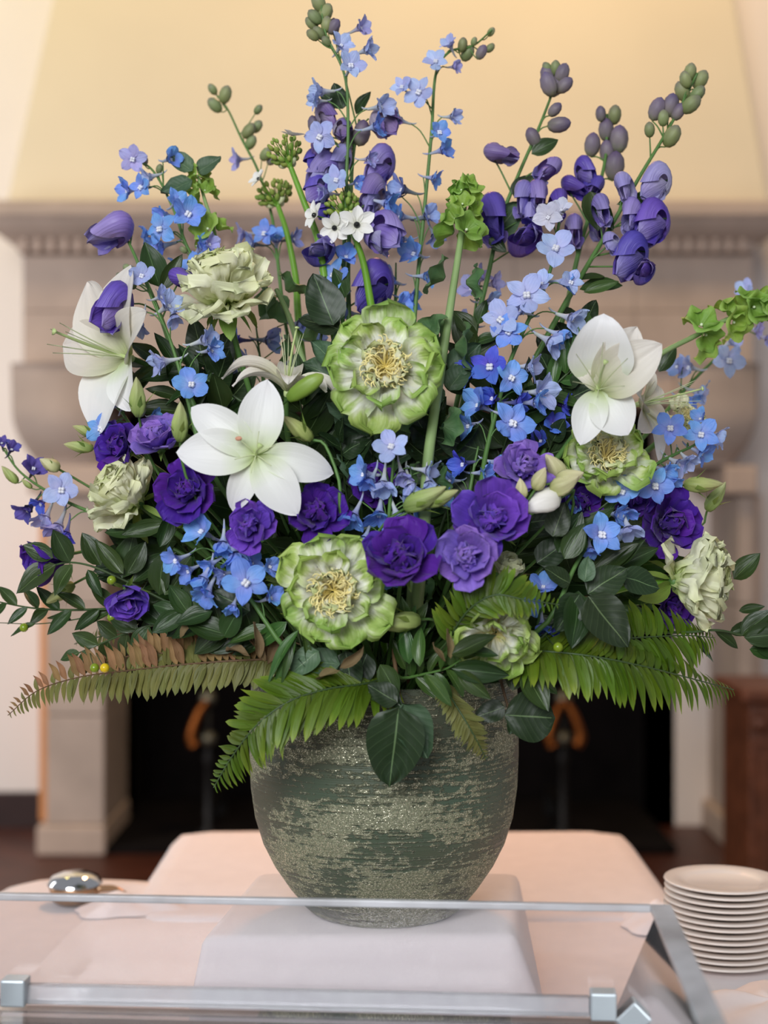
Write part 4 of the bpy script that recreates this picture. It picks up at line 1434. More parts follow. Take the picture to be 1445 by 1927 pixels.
def spray(label, path, Y, leaves, kind='ruscus', name='leafy_spray', cat='foliage', n=0, L=60, ang=45, r=0.0016, mat=None, group=None, berries=(), into=True, droop=0.0, extra_leaves=(), both=True):
    """path: pixels from the tip to the bouquet; Y: (tip depth, inner depth); leaves alternate along it"""
    k = len(path)
    pp = [P(x, y, Y[0] + (Y[1] - Y[0]) * i / (k - 1)) for i, (x, y) in enumerate(path)]
    axis = curve(pp, 5 * k)
    pts = list(axis)
    if into:
        pts += stem_path(axis[-1], (axis[-2] - axis[-1]).normalized(), 8)[1:]
    t = thing(name, label, cat, pts[-1], group)
    g = random.Random(int(path[0][0] * 11 + path[0][1]))
    extra = []
    for b in berries:
        q = P(b[0], b[1], dome(b[0], b[1], -0.02) if len(b) < 4 else b[3])
        i = near_on(axis, q)
        extra.append((curve([q, (q + axis[i]) * 0.5 - V((0, 0, .002)), axis[i]], 5), (0.0006, 0.0007)))
    stem_part(t, pts, (r * 0.6, r * 1.5), mat or M_stem_dark, extra=extra, n=6)
    for j in range(n):
        f = j / max(1, n - 1) * 0.96
        x = f * (len(axis) - 1)
        i = min(int(x), len(axis) - 2)
        p = axis[i].lerp(axis[i + 1], x - i)
        tg = (axis[max(0, i - 1)] - axis[i + 1]).normalized()
        side = 1 if j % 2 else -1
        a = R(ang * g.uniform(.7, 1.25)) if j else 0.1
        view = V((0, 1, 0))
        perp = tg.cross(view).normalized() * side
        dvec = tg * math.cos(a) + perp * math.sin(a) + V((0, g.uniform(-.45, .25), -droop * g.uniform(.3, 1)))
        nd = V((g.uniform(-.6, .6), -1.0, g.uniform(-.1, 1.0)))
        s = L * PX(p.y) * g.uniform(.75, 1.15) * (0.7 + 0.3 * min(1, f * 4))
        part('leaf', g.choice(LEAF[kind]), t, leaf_frame(p, dvec, nd, s))
    for l in list(leaves) + list(extra_leaves):
        flat_leaf(t, *l, g=g)
    for b in berries:
        q = P(b[0], b[1], dome(b[0], b[1], -0.02) if len(b) < 4 else b[3])
        part('berry', BERRY[b[2]], t, Matrix.Translation(q) @ Matrix.Scale(0.0056, 4), label='shiny yellow berry' if b[2] == 'y' else None)
    return t


def fern(label, path, Ys, n, L, mat, W=0.15, normal=(0, -1, 0.35), dry=0, dry_mat=None, taper=1.0, ang=62, side_scale=(1, 1), into=True, sickle=0.12, stemmat=None):
    """path: pixels from the tip to the base; paired leaflets, each a part of its own"""
    k = len(path)
    pp = [P(x, y, Ys[i]) for i, (x, y) in enumerate(path)]
    axis = curve(pp, 8 * k)
    pts = list(axis)
    if into:
        pts += stem_path(axis[-1], (axis[-2] - axis[-1]).normalized(), 8)[1:]
    t = thing('fern_frond', label, 'fern', pts[-1], 'fern fronds round the vase rim')
    g = random.Random(int(path[0][0] * 13 + path[0][1]))
    stem_part(t, pts, (0.0006, 0.0018), stemmat or M_stem_dark, name='rachis', n=5)
    me = {}
    for s in (1, -1):
        me[s] = [petal('leaflet', mat, W, 'strap' if v else 'lance', curl=-0.35, cup=0.3, sickle=sickle * s, nu=8, nv=5, seed=200 + v, crump=0.02) for v in (0, 1)]
        me[(s, 'd')] = [petal('leaflet', dry_mat or M_fern_dry, W * 0.8, 'lance', curl=1.6, cup=1.0, sickle=0.2 * s, nu=9, nv=3, seed=210, crump=0.08, twist=0.8)]
    for j in range(n):
        f = (j + 0.6) / n
        x = f * (len(axis) - 1)
        i = min(int(x), len(axis) - 2)
        p = axis[i].lerp(axis[i + 1], x - i)
        tg = (axis[max(0, i - 1)] - axis[i + 1]).normalized()
        nv = V(normal)
        nv = (nv - tg * nv.dot(tg)).normalized()
        perp = nv.cross(tg)
        ll = L * PX(p.y) * min(1, (f * 2.2 + 0.06) ** 0.75) * (1 - 0.15 * max(0, f - 0.7) / 0.3)
        for s in (1, -1):
            a = R(ang + g.uniform(-6, 6))
            d = tg * math.cos(a) + perp * math.sin(a) * s + nv * g.uniform(-.22, .05)
            key = (s, 'd') if g.random() < dry and s == -1 else s
            part('leaflet', g.choice(me[key]), t, leaf_frame(p, d, nv, ll * side_scale[0 if s > 0 else 1] * g.uniform(.9, 1.08)))
    return t

# ------------------------------------------------------------------ the bouquet: lilies
lm, lw = 'lily_mid', 'lily_wide'
li, lo, lf, lc, lr = 'lily_in', 'lily_out', 'lily_fold', 'lily_cup', 'lily_ribbon'
lily('large open white lily facing front, left of the middle of the bouquet', 482, 856, -0.235, (0.02, -1, 0.12),
     [(82, 16, .96, li), (143, 14, 1.06, lo), (178, 12, 1.0, li), (246, 4, .78, lo), (303, 12, .92, li, 6), (348, 8, 1.02, lo)], 150, fil_len=0.34, stamen_elev=38, anther=True)
lily('white lily turned sideways to the left, at the far left edge', 238, 672, -0.09, (-0.66, -0.70, 0.14),
     [(256, 26, 1.0, lw), (302, 26, .85, li), (30, 42, .9, lm), (78, 34, 1.1, lm), (122, 36, 1.12, lm), (170, 34, 1.05, lm)], 158, fil_len=1.02, stamen_elev=80)
lily('white lily seen from the side with curling petals, behind the front lily', 540, 735, -0.17, (0.10, -0.25, 1.0),
     [(182, 60, 1.25, lr), (200, 42, 1.0, lf), (275, 58, .85, lf), (330, 48, .85, lf), (2, 46, 1.05, lr), (90, 55, .9, lf)], 118, fil_len=0.95, stamen_elev=78)
lily('white lily with broad upright petals above the right green peony', 1126, 733, -0.215, (-0.10, -0.92, 0.26),
     [(82, 36, 1.16, lc), (44, 40, 1.08, lm, 25), (20, 46, 1.16, lm, 15), (248, 4, .86, li), (296, 12, .80, lw, 8), (140, 55, .5, lf)], 128, fil_len=0.9, stamen_elev=62, roll=4)
lily('white lily facing right behind the broad-petalled lily', 1205, 760, -0.06, (0.82, -0.48, 0.15),
     [(262, 26, 1.1, li), (215, 30, .95, lm), (165, 34, 1.0, lm), (95, 46, .85, lf), (40, 44, .85, lf), (320, 40, .85, lf)], 108, fil_len=1.05, stamen_elev=78)

# ------------------------------------------------------------------ green peonies
peony('wide open green peony with yellow stamens at the middle of the bouquet', 725, 690, -0.205, (-0.02, -1, 0.10), 122)
peony('green peony seen from its side at upper left, sepals below', 424, 556, -0.10, (-0.16, -0.42, 1.0), 112, sepals=6, style='closed', mats=(PP, PP, PC), elev=(20, 44, 66), n=(10, 9, 9), extra=((200, -6, .95), (250, -10, .9), (300, -14, .95), (340, -4, .95), (270, 0, .9)))
peony('wide open green peony with yellow stamens just above the vase rim', 628, 1112, -0.240, (-0.05, -1, 0.02), 118, roll=20)
peony('creamy green peony with yellow stamens below the right lily', 1138, 862, -0.155, (0.06, -0.92, 0.46), 98, roll=40, elev=(12, 26, 40))
peony('pale green peony turned away to the left, below the left lily', 250, 938, -0.125, (-0.66, -0.42, 0.62), 96, sepals=4, style='closed', mats=(PP, PP, PC), elev=(22, 46, 64), extra=((240, 4, 1.0), (110, 10, .9), (300, 0, .8)))
peony('pale green peony turned sideways at the lower right edge', 1286, 1094, -0.10, (0.92, -0.38, 0.04), 112, sepals=5, style='closed', mats=(PP, PP, PC), stalk=M_stem_bright, elev=(40, 56, 70), n=(9, 9, 8), extra=((128, -12, .82), (205, 22, .9), (262, 24, 1.0), (95, 30, 1.0)))
peony('cream peony half hidden by a fern at lower right of centre', 932, 1192, -0.225, (0.05, -0.92, -0.40), 88, style='closed', mats=(PO, PO, PM), n=(6, 5, 4), elev=(8, 22, 46))
peony('small half-open green peony below the purple lisianthus pair', 955, 1082, -0.185, (0.1, -0.6, 0.8), 50, style='closed', mats=(PP, PP, PP), n=(6, 6, 4), elev=(40, 60, 75))
peony('pale yellow peony peeping out behind the right-facing lily', 1288, 790, -0.02, (0.5, -0.7, 0.5), 52, mats=(PP, PC, PC))

# ------------------------------------------------------------------ purple lisianthus
lisianthus('light violet lisianthus right of centre, above the others', 986, 880, -0.215, (0.08, -1, 0.35), 62, 'l')
lisianthus('large purple lisianthus right of centre with a dark open heart', 925, 978, -0.255, (-0.05, -1, 0.25), 78, 'm', 30)
lisianthus('violet lisianthus touching the lower left of the largest purple one', 880, 1046, -0.285, (-0.12, -1, 0.12), 66, 'l', 10)
lisianthus('wide dark purple lisianthus just above right of the lower peony', 754, 1046, -0.282, (-0.02, -0.85, 0.42), 78, 'd', 0, sx=1.12)
lisianthus('dark purple lisianthus tucked under the right tip of the front lily', 596, 962, -0.225, (0.1, -1, 0.35), 62, 'd')
lisianthus('narrow purple lisianthus under the lowest petal of the front lily', 470, 988, -0.235, (-0.1, -1, 0.15), 56, 'm', sx=0.86)
lisianthus('dark purple lisianthus beside the left petal of the front lily', 352, 922, -0.205, (-0.15, -1, 0.2), 64, 'd', 50)
lisianthus('violet lisianthus facing up, upper left of the front lily', 294, 818, -0.165, (-0.15, -0.7, 0.75), 58, 'l')
lisianthus('dark purple lisianthus behind two slim buds at the left', 222, 838, -0.115, (-0.45, -0.75, 0.3), 56, 'd')
lisianthus('dark purple bell-shaped lisianthus at the far left behind oval leaves', 90, 1056, -0.05, (-0.75, -0.5, -0.25), 66, 'd', bell=True)
lisianthus('purple lisianthus hanging at lower left above the brown fern', 240, 1128, -0.14, (0.15, -0.75, -0.45), 56, 'm', bell=True)
lisianthus('very dark purple lisianthus behind the right sideways peony', 1262, 982, -0.10, (0.25, -1, 0.25), 68, 'd')
lisianthus('dark purple lisianthus between white buds and a blue floret', 1092, 946, -0.165, (0.1, -1, 0.35), 54, 'd')
lisianthus('dark purple lisianthus half hidden behind the central blue florets', 705, 910, -0.175, (0, -1, 0.3), 48, 'd')
lisianthus('dark lisianthus bloom in shade at the stalk of the sideways peony', 1268, 1142, -0.05, (0.3, -0.9, -0.1), 46, 'd')
lisianthus('purple lisianthus glimpsed left of the dark one at the right', 1192, 936, -0.105, (0.0, -1, 0.3), 44, 'm')

# ------------------------------------------------------------------ lisianthus and lily buds
bud_stem('plump smooth green lily bud to the right of the curling lily', [(541, 752, 33, 84, 'bud_lily')], -0.02, sep=False, name='lily_bud')
bud_stem('striped green bud on an arching stem above the front lily', [(588, 828, 142, 74)], 0.0, via=[(612, 838), (638, 905), (640, 960), (660, 1100)])
bud_stem('slim upright bud above the violet lisianthus at the left', [(262, 786, 92, 78)], -0.03)
bud_stem('slim pale striped bud against the front lily at its left', [(339, 832, 88, 78)], -0.06)
bud_stem('two slim buds pointing left in front of the stone corbel', [(182, 818, 160, 48), (176, 844, 172, 56)], 0.0)
bud_stem('yellow-green bud in the far left spray, above the lavender florets', [(112, 884, 150, 42, 'bud_cream')], 0.01)
bud_stem('slender green bud amid the narrow leaves at lower left', [(140, 1098, 216, 66)], -0.01)
bud_stem('large yellow-green bud pair in front of the central blue florets', [(760, 958, 28, 92), (800, 950, 24, 70)], -0.03)
bud_stem('pale striped bud lying right of the lower green peony', [(792, 1166, 186, 92)], -0.03)
bud_stem('four creamy buds in a cluster under the light violet lisianthus', [(1052, 930, 205, 78, 'bud_white'), (1036, 928, 32, 62, 'bud_cream'), (1046, 908, 20, 56, 'bud_cream'), (1006, 922, 66, 48, 'bud_cream'), (984, 938, 100, 40, 'bud_cream')], -0.045, sep=False)
bud_stem('pair of green striped buds standing out at the right edge', [(1286, 913, 2, 74), (1330, 962, 60, 66)], 0.0)
bud_stem('pale cream bud beside the creamy peony at the right', [(1062, 900, 130, 60, 'bud_cream')], -0.02, sep=False)

# ------------------------------------------------------------------ star of Bethlehem
star_of_bethlehem('star of Bethlehem with three open white black-eyed stars at top centre', [(652, 412), (682, 488), (700, 585)], -0.02, -0.06, (650, 385, 66, 46),
                  [(630, 429, 31, (-.25, -1, -.15)), (671, 424, 37, (.12, -1, .05)), (594, 406, 30, (-.8, -.55, .2))])
star_of_bethlehem('star of Bethlehem in green bud on a curved stem, upper left', [(546, 312), (570, 375), (598, 450), (610, 520)], 0.0, -0.03, (530, 280, 62, 58),
                  [(550, 256, 24, (.1, -.2, 1))])
star_of_bethlehem('star of Bethlehem with a soft green head, lowest of the three buds', [(522, 384), (540, 440), (556, 520), (560, 580)], 0.10, 0.06, (512, 360, 66, 40), [(488, 338, 22, (-.7, -.5, .5))])

# ------------------------------------------------------------------ monkshood
monkshood('tall mauve monkshood spike at the top centre behind the white stars', [(676, 225), (664, 300), (660, 380), (655, 500), (656, 590)], 0.03, 0.0,
          [(645, 240, 46, 60, 60, 'g'), (612, 212, 50, 120, 70, 'g'), (716, 305, 74, 75, -55, 'm'), (700, 362, 76, 78, -30, 'g'), (722, 432, 92, 55, 70, 'm', -.03), (600, 475, 74, 205, -60, 'd', -.03),
           (610, 318, 72, 65, -70, 'm'), (640, 300, 62, 70, -35, 'l'), (598, 352, 60, 110, -70, 'd'), (704, 532, 96, 80, -60, 'd'), (724, 225, 70, 55, 75, 'g'), (604, 262, 54, 100, -60, 'g'),
           (592, 300, 50, 120, -60, 'd'), (690, 385, 50, 90, 20, 'l'), (612, 395, 50, 120, -60, 'd')],
          [(680, 250, 50, 78), (655, 262, 44, 80), (648, 285, 48, 262), (628, 50, 32, 90), (590, 235, 36, 100)],
          [(640, 200, 140, 50, 'broad', 0.04), (670, 215, 60, 50, 'oval', 0.04)])
monkshood('violet monkshood spike with a knobbly bud tip, right of centre', [(1042, 168), (1012, 245), (975, 330), (940, 420), (918, 520), (898, 600)], 0.05, 0.0,
          [(938, 288, 62, 170, 35, 'g'), (1033, 318, 62, 40, 20, 'm'), (928, 405, 92, 92, 20, 'd'), (985, 452, 84, 212, -50, 'd'), (1010, 372, 74, 85, 10, 'm'), (985, 370, 66, 90, -30, 'm'), (1050, 382, 60, 80, 10, 'd'),
           (1000, 408, 60, 100, -20, 'l')],
          [(1030, 142, 40, 110), (1058, 138, 40, 70), (1046, 162, 44, 60), (1032, 158, 48, 110), (1062, 160, 38, 40), (1045, 128, 30, 90, 'dbud'), (1044, 206, 32, 45), (1052, 234, 46, 5), (1003, 258, 40, 120), (1030, 128, 26, 130, 'dbud')],
          [(1000, 290, 30, 58, 'oval', 0.03), (968, 372, 50, 64, 'broad', 0.02), (928, 395, 128, 40, 'oval', 0.03), (925, 440, 30, 50, 'oval', 0.03), (920, 448, 320, 44, 'oval', 0.0), (930, 442, 50, 80, 'grey', 0.03)])
monkshood('long leaning monkshood spike with green buds at upper right', [(1312, 138), (1262, 235), (1205, 330), (1150, 425), (1105, 500), (1070, 560)], 0.03, -0.05,
          [(1236, 338, 72, 80, -70, 'l'), (1228, 412, 86, 95, -60, 'd'), (1188, 402, 66, 90, -30, 'm'), (1188, 475, 86, 80, -60, 'd'), (1150, 455, 46, 120, -50, 'l'), (1175, 350, 60, 110, -20, 'l'), (1210, 515, 54, 220, -50, 'd'), (1132, 392, 60, 100, 10, 'm')],
          [(1298, 136, 36, 80, 'dbud'), (1318, 150, 40, 60, 'dbud'), (1284, 172, 42, 120, 'dbud'), (1300, 196, 44, 40, 'dbud'), (1312, 176, 36, 45, 'dbud'), (1236, 205, 46, 70), (1264, 256, 46, 60, 'dbud'), (1262, 198, 46, 80), (1276, 210, 36, 60), (1290, 150, 34, 110, 'dbud'), (1222, 244, 30, 95, 'dbud'), (1248, 222, 32, 90, 'dbud')],
          [(1165, 395, 10, 88, 'fresh', 0.0), (1160, 385, 15, 96, 'lance', -0.01), (1110, 360, 280, 80, 'oval', -0.01), (1118, 372, 300, 74, 'ruscus', -0.02), (1138, 520, 190, 80, 'lance', -0.03), (1090, 545, 15, 90, 'fresh', -0.03), (1098, 550, 18, 70, 'fresh', -0.04), (1215, 350, 280, 55, 'oval', 0.02)])
monkshood('short dim monkshood spike behind the leaning one, dark curled hood', [(1142, 215), (1140, 290), (1125, 360), (1095, 450), (1070, 560)], 0.10, 0.03,
          [(1100, 318, 54, 100, 40, 'd'), (1078, 350, 54, 150, 40, 'd'), (1120, 352, 50, 60, 0, 'd'), (1125, 420, 56, 90, 0, 'm'), (1080, 430, 60, 90, 0, 'm')],
          [(1130, 214, 30, 95), (1156, 216, 38, 85, 'dbud'), (1140, 244, 44, 92), (1114, 272, 46, 85), (1164, 262, 54, 88), (1156, 312, 56, 85), (1142, 285, 44, 95)])
monkshood('monkshood stem with two drooping deep violet hoods at upper left', [(235, 440), (262, 500), (300, 590), (330, 680)], -0.02, -0.08,
          [(214, 432, 92, 28, -55, 'm'), (217, 572, 92, 75, -40, 'd', -.04), (346, 524, 62, 160, 20, 'd', -.02)], [(232, 525, 30, 150, 'dbud'), (246, 512, 26, 60, 'dbud'), (238, 540, 34, 280, 'dbud')],
          [(300, 540, 105, 88, 'oval', -0.06), (304, 545, 60, 78, 'ruscus', -0.07)])

# ------------------------------------------------------------------ bells of Ireland
bells('tall bells of Ireland with a thick pale stem right of centre', [(876, 345), (868, 440), (850, 560), (826, 720), (806, 860), (798, 985)], -0.06, -0.225,
      [(874, 372, 25, 6, 30, BELL), (858, 352, 18, 3, 22, BELL), (868, 402, 26, 6, 34, BELL), (866, 440, 33, 6, 44, BELL), (856, 520, 36, 6, 60, BELLG), (838, 640, 38, 5, 52, BELLG), (820, 785, 40, 5, 60, BELLG), (806, 900, 34, 4, 50, BELLG)], r=(0.003, 0.0072))
bells('bells of Ireland sprig at upper left among blue florets', [(372, 330), (385, 375), (400, 425), (412, 490), (420, 560)], 0.03, -0.03,
      [(374, 335, 16, 4, 18, BELL), (383, 365, 22, 5, 26, BELL), (402, 425, 30, 4, 30, BELL)], r=(0.0018, 0.0036),
      leaves=[(362, 322, 145, 62, 'grey', 0.02), (372, 326, 40, 54, 'grey', 0.02), (362, 340, 205, 64, 'grey', 0.015)])
bells('bells of Ireland branch reaching out of frame at the right', [(1452, 572), (1375, 598), (1308, 632), (1240, 668), (1180, 720)], 0.0, -0.04,
      [(1440, 580, 30, 6, 34, BELL), (1412, 588, 28, 5, 30, BELL), (1372, 600, 30, 6, 34, BELL), (1312, 622, 33, 5, 36, BELL)], r=(0.0026, 0.004), leaves=[(1240, 700, 60, 60, 'oval', 0.02), (1225, 690, 80, 50, 'fresh', 0.03)])
bells('dark bells of Ireland sprig tucked behind the upper left peony', [(520, 545), (545, 600), (570, 680), (590, 760)], 0.0, -0.06, [(532, 560, 33, 5, 36, BELLG), (565, 650, 30, 4, 30, BELLG)], r=(0.003, 0.005))
bells('low bells of Ireland stem with greyish bells behind the central peony', [(640, 720), (632, 800), (628, 900)], -0.06, -0.1, [(612, 730, 33, 4, 44, BELLG), (650, 780, 33, 4, 40, BELLG)], r=(0.004, 0.0062))
bells('greyish bells of Ireland low in the centre, between dark lisianthus and fern', [(786, 940), (780, 1020), (776, 1100)], -0.14, -0.15, [(768, 1105, 30, 4, 40, BELLG), (800, 1080, 28, 4, 36, BELLG)], r=(0.004, 0.006))
bells('greyish bells of Ireland between the purple blooms and blue florets', [(860, 850), (862, 920), (850, 1000)], -0.1, -0.13, [(850, 868, 32, 4, 40, BELLG), (868, 900, 28, 4, 36, BELLG)], r=(0.0035, 0.005))

# ------------------------------------------------------------------ delphiniums
delphinium('tallest delphinium, touching the top edge, green buds at its tip', [(603, -6), (612, 60), (648, 140), (655, 230), (652, 330), (648, 450), (645, 560)], 0.0, -0.01,
           [(674, 54, 27, 's', 'l'), (640, 88, 27, 's', 'p'), (686, 96, 29, 's', 'p'), (658, 126, 31, 'f', 'p'), (608, 172, 31, 's', 'p'), (712, 202, 32, 's', 'p'), (702, 240, 30, 's', 'b'), (604, 258, 32, 'f', 'p'), (600, 190, 24, 's', 'p'),
            (722, 382, 31, 's', 'b'), (634, 340, 28, 'f', 'p'), (620, 365, 26, 's', 'l'), (668, 345, 20, 's', 'b'), (630, 520, 33, 'f', 'b'), (650, 485, 30, 's', 'b'), (628, 560, 30, 's', 'b'), (690, 300, 22, 's', 'l')],
           [(600, 6, 40), (592, 32, 34), (612, 24, 40), (586, 44, 30), (600, 62, 30), (614, 46, 32), (588, 66, 28, 'dbud'), (628, 50, 34, 'dbud_m'), (614, 78, 24)], leaves=[(645, 205, 110, 50, 'broad', 0.02)])
delphinium('airy pale blue delphinium in front of the cream wall, tip bending right', [(926, 56), (890, 86), (845, 98), (820, 140), (812, 250), (800, 380), (788, 500), (780, 600)], 0.06, 0.0,
           [(820, 118, 26, 'f', 'p'), (848, 88, 22, 's', 'p'), (790, 174, 32, 'f', 'p'), (758, 165, 23, 'f', 'p'), (756, 228, 26, 's', 'p'), (848, 220, 24, 's', 'p'), (824, 250, 25, 'f', 'b'), (828, 284, 28, 's', 'b'), (852, 126, 18, 's', 'l'),
            (762, 358, 34, 's', 'g'), (740, 372, 22, 's', 'g'), (758, 408, 33, 's', 'b'), (800, 408, 30, 's', 'g'), (782, 478, 34, 's', 'b'), (812, 335, 24, 's', 'b'), (760, 450, 26, 's', 'b'), (816, 440, 26, 'h', 'g'), (796, 520, 28, 's', 'b')],
           [(870, 84, 28), (880, 100, 34), (906, 98, 30, 'dbud_m'), (922, 90, 22), (924, 60, 20), (892, 78, 18)])
delphinium('blue delphinium at upper left with pale florets bending over', [(240, 300), (285, 318), (325, 390), (350, 460), (385, 530), (400, 620)], 0.05, -0.04,
           [(250, 300, 28, 'f', 'l'), (286, 332, 26, 's', 'p'), (244, 358, 30, 's', 'b'), (268, 352, 26, 'f', 'b'), (318, 300, 28, 's', 'b'), (352, 404, 38, 'f', 'b'), (304, 432, 34, 'f', 'b'), (316, 408, 32, 's', 'b'), (308, 462, 34, 's', 'b'),
            (280, 438, 22, 's', 'b'), (376, 470, 32, 's', 'b'), (345, 505, 34, 's', 'b'), (390, 460, 26, 's', 'l'), (330, 382, 28, 's', 'b'), (368, 500, 30, 'f', 'b')], [(300, 318, 20), (272, 302, 20, 'dbud_m'), (345, 470, 18)])
delphinium('wispy delphinium going to seed with green buds at upper left', [(402, 172), (428, 205), (455, 262), (485, 320), (510, 400), (520, 470), (530, 560)], 0.22, 0.08,
           [(452, 300, 24, 's', 'l'), (462, 440, 26, 's', 'l'), (520, 455, 30, 's', 'b'), (500, 440, 28, 'f', 'b'), (480, 460, 26, 's', 'g'), (548, 450, 26, 's', 'g')],
           [(400, 168, 24), (424, 178, 36), (404, 198, 34), (486, 206, 22), (468, 246, 34), (484, 238, 28), (472, 268, 30), (500, 290, 30), (512, 300, 26, 'dbud_m')], r=(0.0012, 0.0026))
delphinium('full delphinium at right of centre, pale lilac above and blue below', [(1052, 420), (1035, 510), (1000, 590), (960, 680), (935, 770), (915, 850), (905, 910)], -0.06, -0.17,
           [(1046, 470, 40, 'f', 'p'), (1032, 410, 32, 'f', 'w'), (1056, 398, 26, 's', 'w'), (1058, 530, 34, 's', 'b'), (1072, 532, 26, 'f', 'p'), (1020, 536, 28, 's', 'p'), (990, 558, 42, 'f', 'p'), (985, 585, 34, 's', 'p'), (944, 602, 38, 'f', 'p'), (958, 626, 34, 'f', 'b'),
            (1070, 598, 38, 's', 'p'), (1030, 640, 38, 's', 'p'), (1046, 628, 30, 's', 'b'), (922, 690, 40, 'f', 'd'), (888, 705, 36, 's', 'd'), (960, 712, 36, 'f', 'b'), (944, 690, 30, 's', 'b'), (1012, 738, 40, 's', 'p'), (1002, 758, 34, 's', 'b'), (990, 690, 32, 's', 'p'),
            (904, 764, 38, 's', 'b'), (884, 800, 30, 's', 'b'), (960, 798, 44, 'f', 'b'), (930, 750, 32, 's', 'd'), (970, 758, 30, 's', 'd'), (945, 780, 26, 's', 'b')], [], r=(0.002, 0.0032), mat=M_stem)
delphinium('delphinium in the middle front with hanging blue florets', [(742, 820), (740, 870), (735, 930), (730, 1000), (728, 1060)], -0.22, -0.2,
           [(738, 842, 36, 'f', 'p'), (690, 892, 36, 's', 'b'), (722, 905, 36, 'h', 'p'), (772, 910, 36, 'h', 'p'), (800, 885, 32, 's', 'p'), (668, 966, 36, 'h', 'b'), (714, 962, 38, 'h', 'b'), (745, 965, 34, 'h', 'p'), (700, 900, 30, 'h', 'b'),
            (688, 1010, 32, 'h', 'b'), (725, 1000, 34, 'h', 'b'), (806, 905, 30, 'h', 'p'), (780, 950, 30, 's', 'b'), (755, 888, 28, 'h', 'l'), (830, 940, 28, 's', 'b'), (730, 1080, 30, 'h', 'b')], [])
delphinium('delphinium of pale hanging florets right of the far left lily', [(262, 500), (285, 560), (320, 640), (350, 740), (370, 820)], -0.08, -0.14,
           [(268, 520, 28, 'f', 'p'), (312, 578, 36, 's', 'p'), (264, 606, 30, 'h', 'p'), (300, 560, 26, 's', 'p'), (380, 642, 36, 's', 'p'), (394, 660, 30, 's', 'b'), (312, 680, 36, 's', 'p'), (360, 726, 36, 'f', 'b'), (326, 592, 26, 'h', 'p')],
           [(240, 516, 26), (228, 522, 24), (246, 534, 26), (240, 505, 22)])
delphinium('small blue delphinium under the far left lily', [(205, 760), (228, 775), (262, 830), (300, 920)], -0.05, -0.1,
           [(212, 765, 24, 's', 'b'), (192, 806, 30, 'f', 'b'), (200, 796, 26, 's', 'b'), (240, 746, 26, 'f', 'b'), (232, 762, 24, 's', 'b'), (288, 782, 18, 's', 'b')], [])
delphinium('bright blue delphinium at lower left with a white-centred floret in front', [(375, 985), (400, 1030), (440, 1080), (480, 1140), (520, 1200)], -0.19, -0.22,
           [(384, 1002, 40, 's', 'b'), (335, 1052, 34, 's', 'b'), (385, 1085, 38, 'h', 'b'), (462, 1098, 46, 'f', 'b'), (440, 1038, 40, 'h', 'b'), (505, 1126, 30, 's', 'b'), (505, 1066, 26, 's', 'b'), (358, 1072, 30, 's', 'b'), (420, 1018, 34, 'h', 'b'), (392, 1110, 36, 'h', 'b'),
            (440, 1138, 24, 'h', 'b'), (425, 1080, 28, 's', 'g'), (400, 1060, 28, 's', 'b'), (470, 1060, 28, 's', 'b')], [])
delphinium('bright blue delphinium at lower right with white-centred florets', [(1240, 900), (1180, 925), (1130, 985), (1085, 1060), (1050, 1140)], -0.12, -0.2,
           [(1128, 1006, 42, 'f', 'b'), (1088, 1018, 26, 's', 'b'), (1180, 990, 34, 'h', 'p'), (1156, 968, 28, 's', 'b'), (1172, 928, 34, 'f', 'b'), (1230, 912, 36, 'f', 'b'), (1178, 958, 26, 'h', 'b'), (1110, 1030, 24, 'h', 'b'), (1090, 950, 28, 's', 'b')], [])
delphinium('delphinium at the right edge with soft blue open florets', [(1345, 800), (1310, 835), (1270, 855), (1225, 880), (1180, 920)], -0.05, -0.12,
           [(1260, 808, 36, 'f', 'b'), (1318, 818, 34, 'f', 'b'), (1344, 820, 28, 's', 'p'), (1315, 850, 30, 's', 'b'), (1272, 870, 32, 's', 'p'), (1246, 884, 30, 's', 'b'), (1290, 862, 26, 's', 'p'), (1320, 790, 24, 's', 'b'), (1262, 900, 24, 'h', 'b')], [])
delphinium('out of focus pale delphinium far right behind the bells', [(1425, 545), (1400, 610), (1350, 670), (1300, 720), (1240, 790)], 0.22, 0.08,
           [(1405, 548, 24, 's', 'p'), (1372, 646, 24, 's', 'p'), (1368, 678, 32, 'f', 'p'), (1300, 692, 32, 's', 'p'), (1310, 738, 30, 's', 'p'), (1275, 690, 24, 's', 'g'), (1440, 636, 22, 's', 'l'), (1292, 752, 28, 's', 'b'), (1420, 620, 22, 's', 'l')], [])
delphinium('fading dark violet delphinium reaching out at the far left', [(-4, 828), (35, 885), (90, 925), (150, 955), (230, 985), (300, 1020)], 0.03, -0.06,
           [(116, 922, 36, 'f', 'p'), (62, 884, 30, 's', 'k'), (56, 955, 32, 's', 'k'), (88, 970, 32, 'h', 'l'), (112, 985, 36, 'h', 'l'), (80, 945, 26, 's', 'd'), (20, 848, 20, 's', 'k'), (4, 836, 18, 's', 'k'), (126, 1000, 28, 'h', 'd')], [(18, 893, 44, 'bud'), (50, 910, 26, 'bud')])
delphinium('shaded blue delphinium deep behind the upper left peony', [(480, 600), (490, 680), (500, 760), (510, 850)], 0.05, -0.02,
           [(470, 680, 34, 's', 'g'), (500, 640, 32, 's', 'g'), (520, 700, 32, 's', 'g'), (470, 730, 30, 's', 'd'), (560, 610, 30, 's', 'g'), (590, 640, 28, 's', 'g'), (450, 640, 32, 's', 'd'), (440, 700, 30, 's', 'g')], [])
delphinium('shaded blue delphinium standing behind the central green peony', [(745, 495), (744, 560), (742, 640)], 0.05, 0.0,
           [(740, 530, 32, 's', 'b'), (752, 575, 30, 's', 'b'), (720, 590, 28, 's', 'd'), (770, 560, 28, 's', 'b'), (660, 590, 28, 's', 'g')], [])
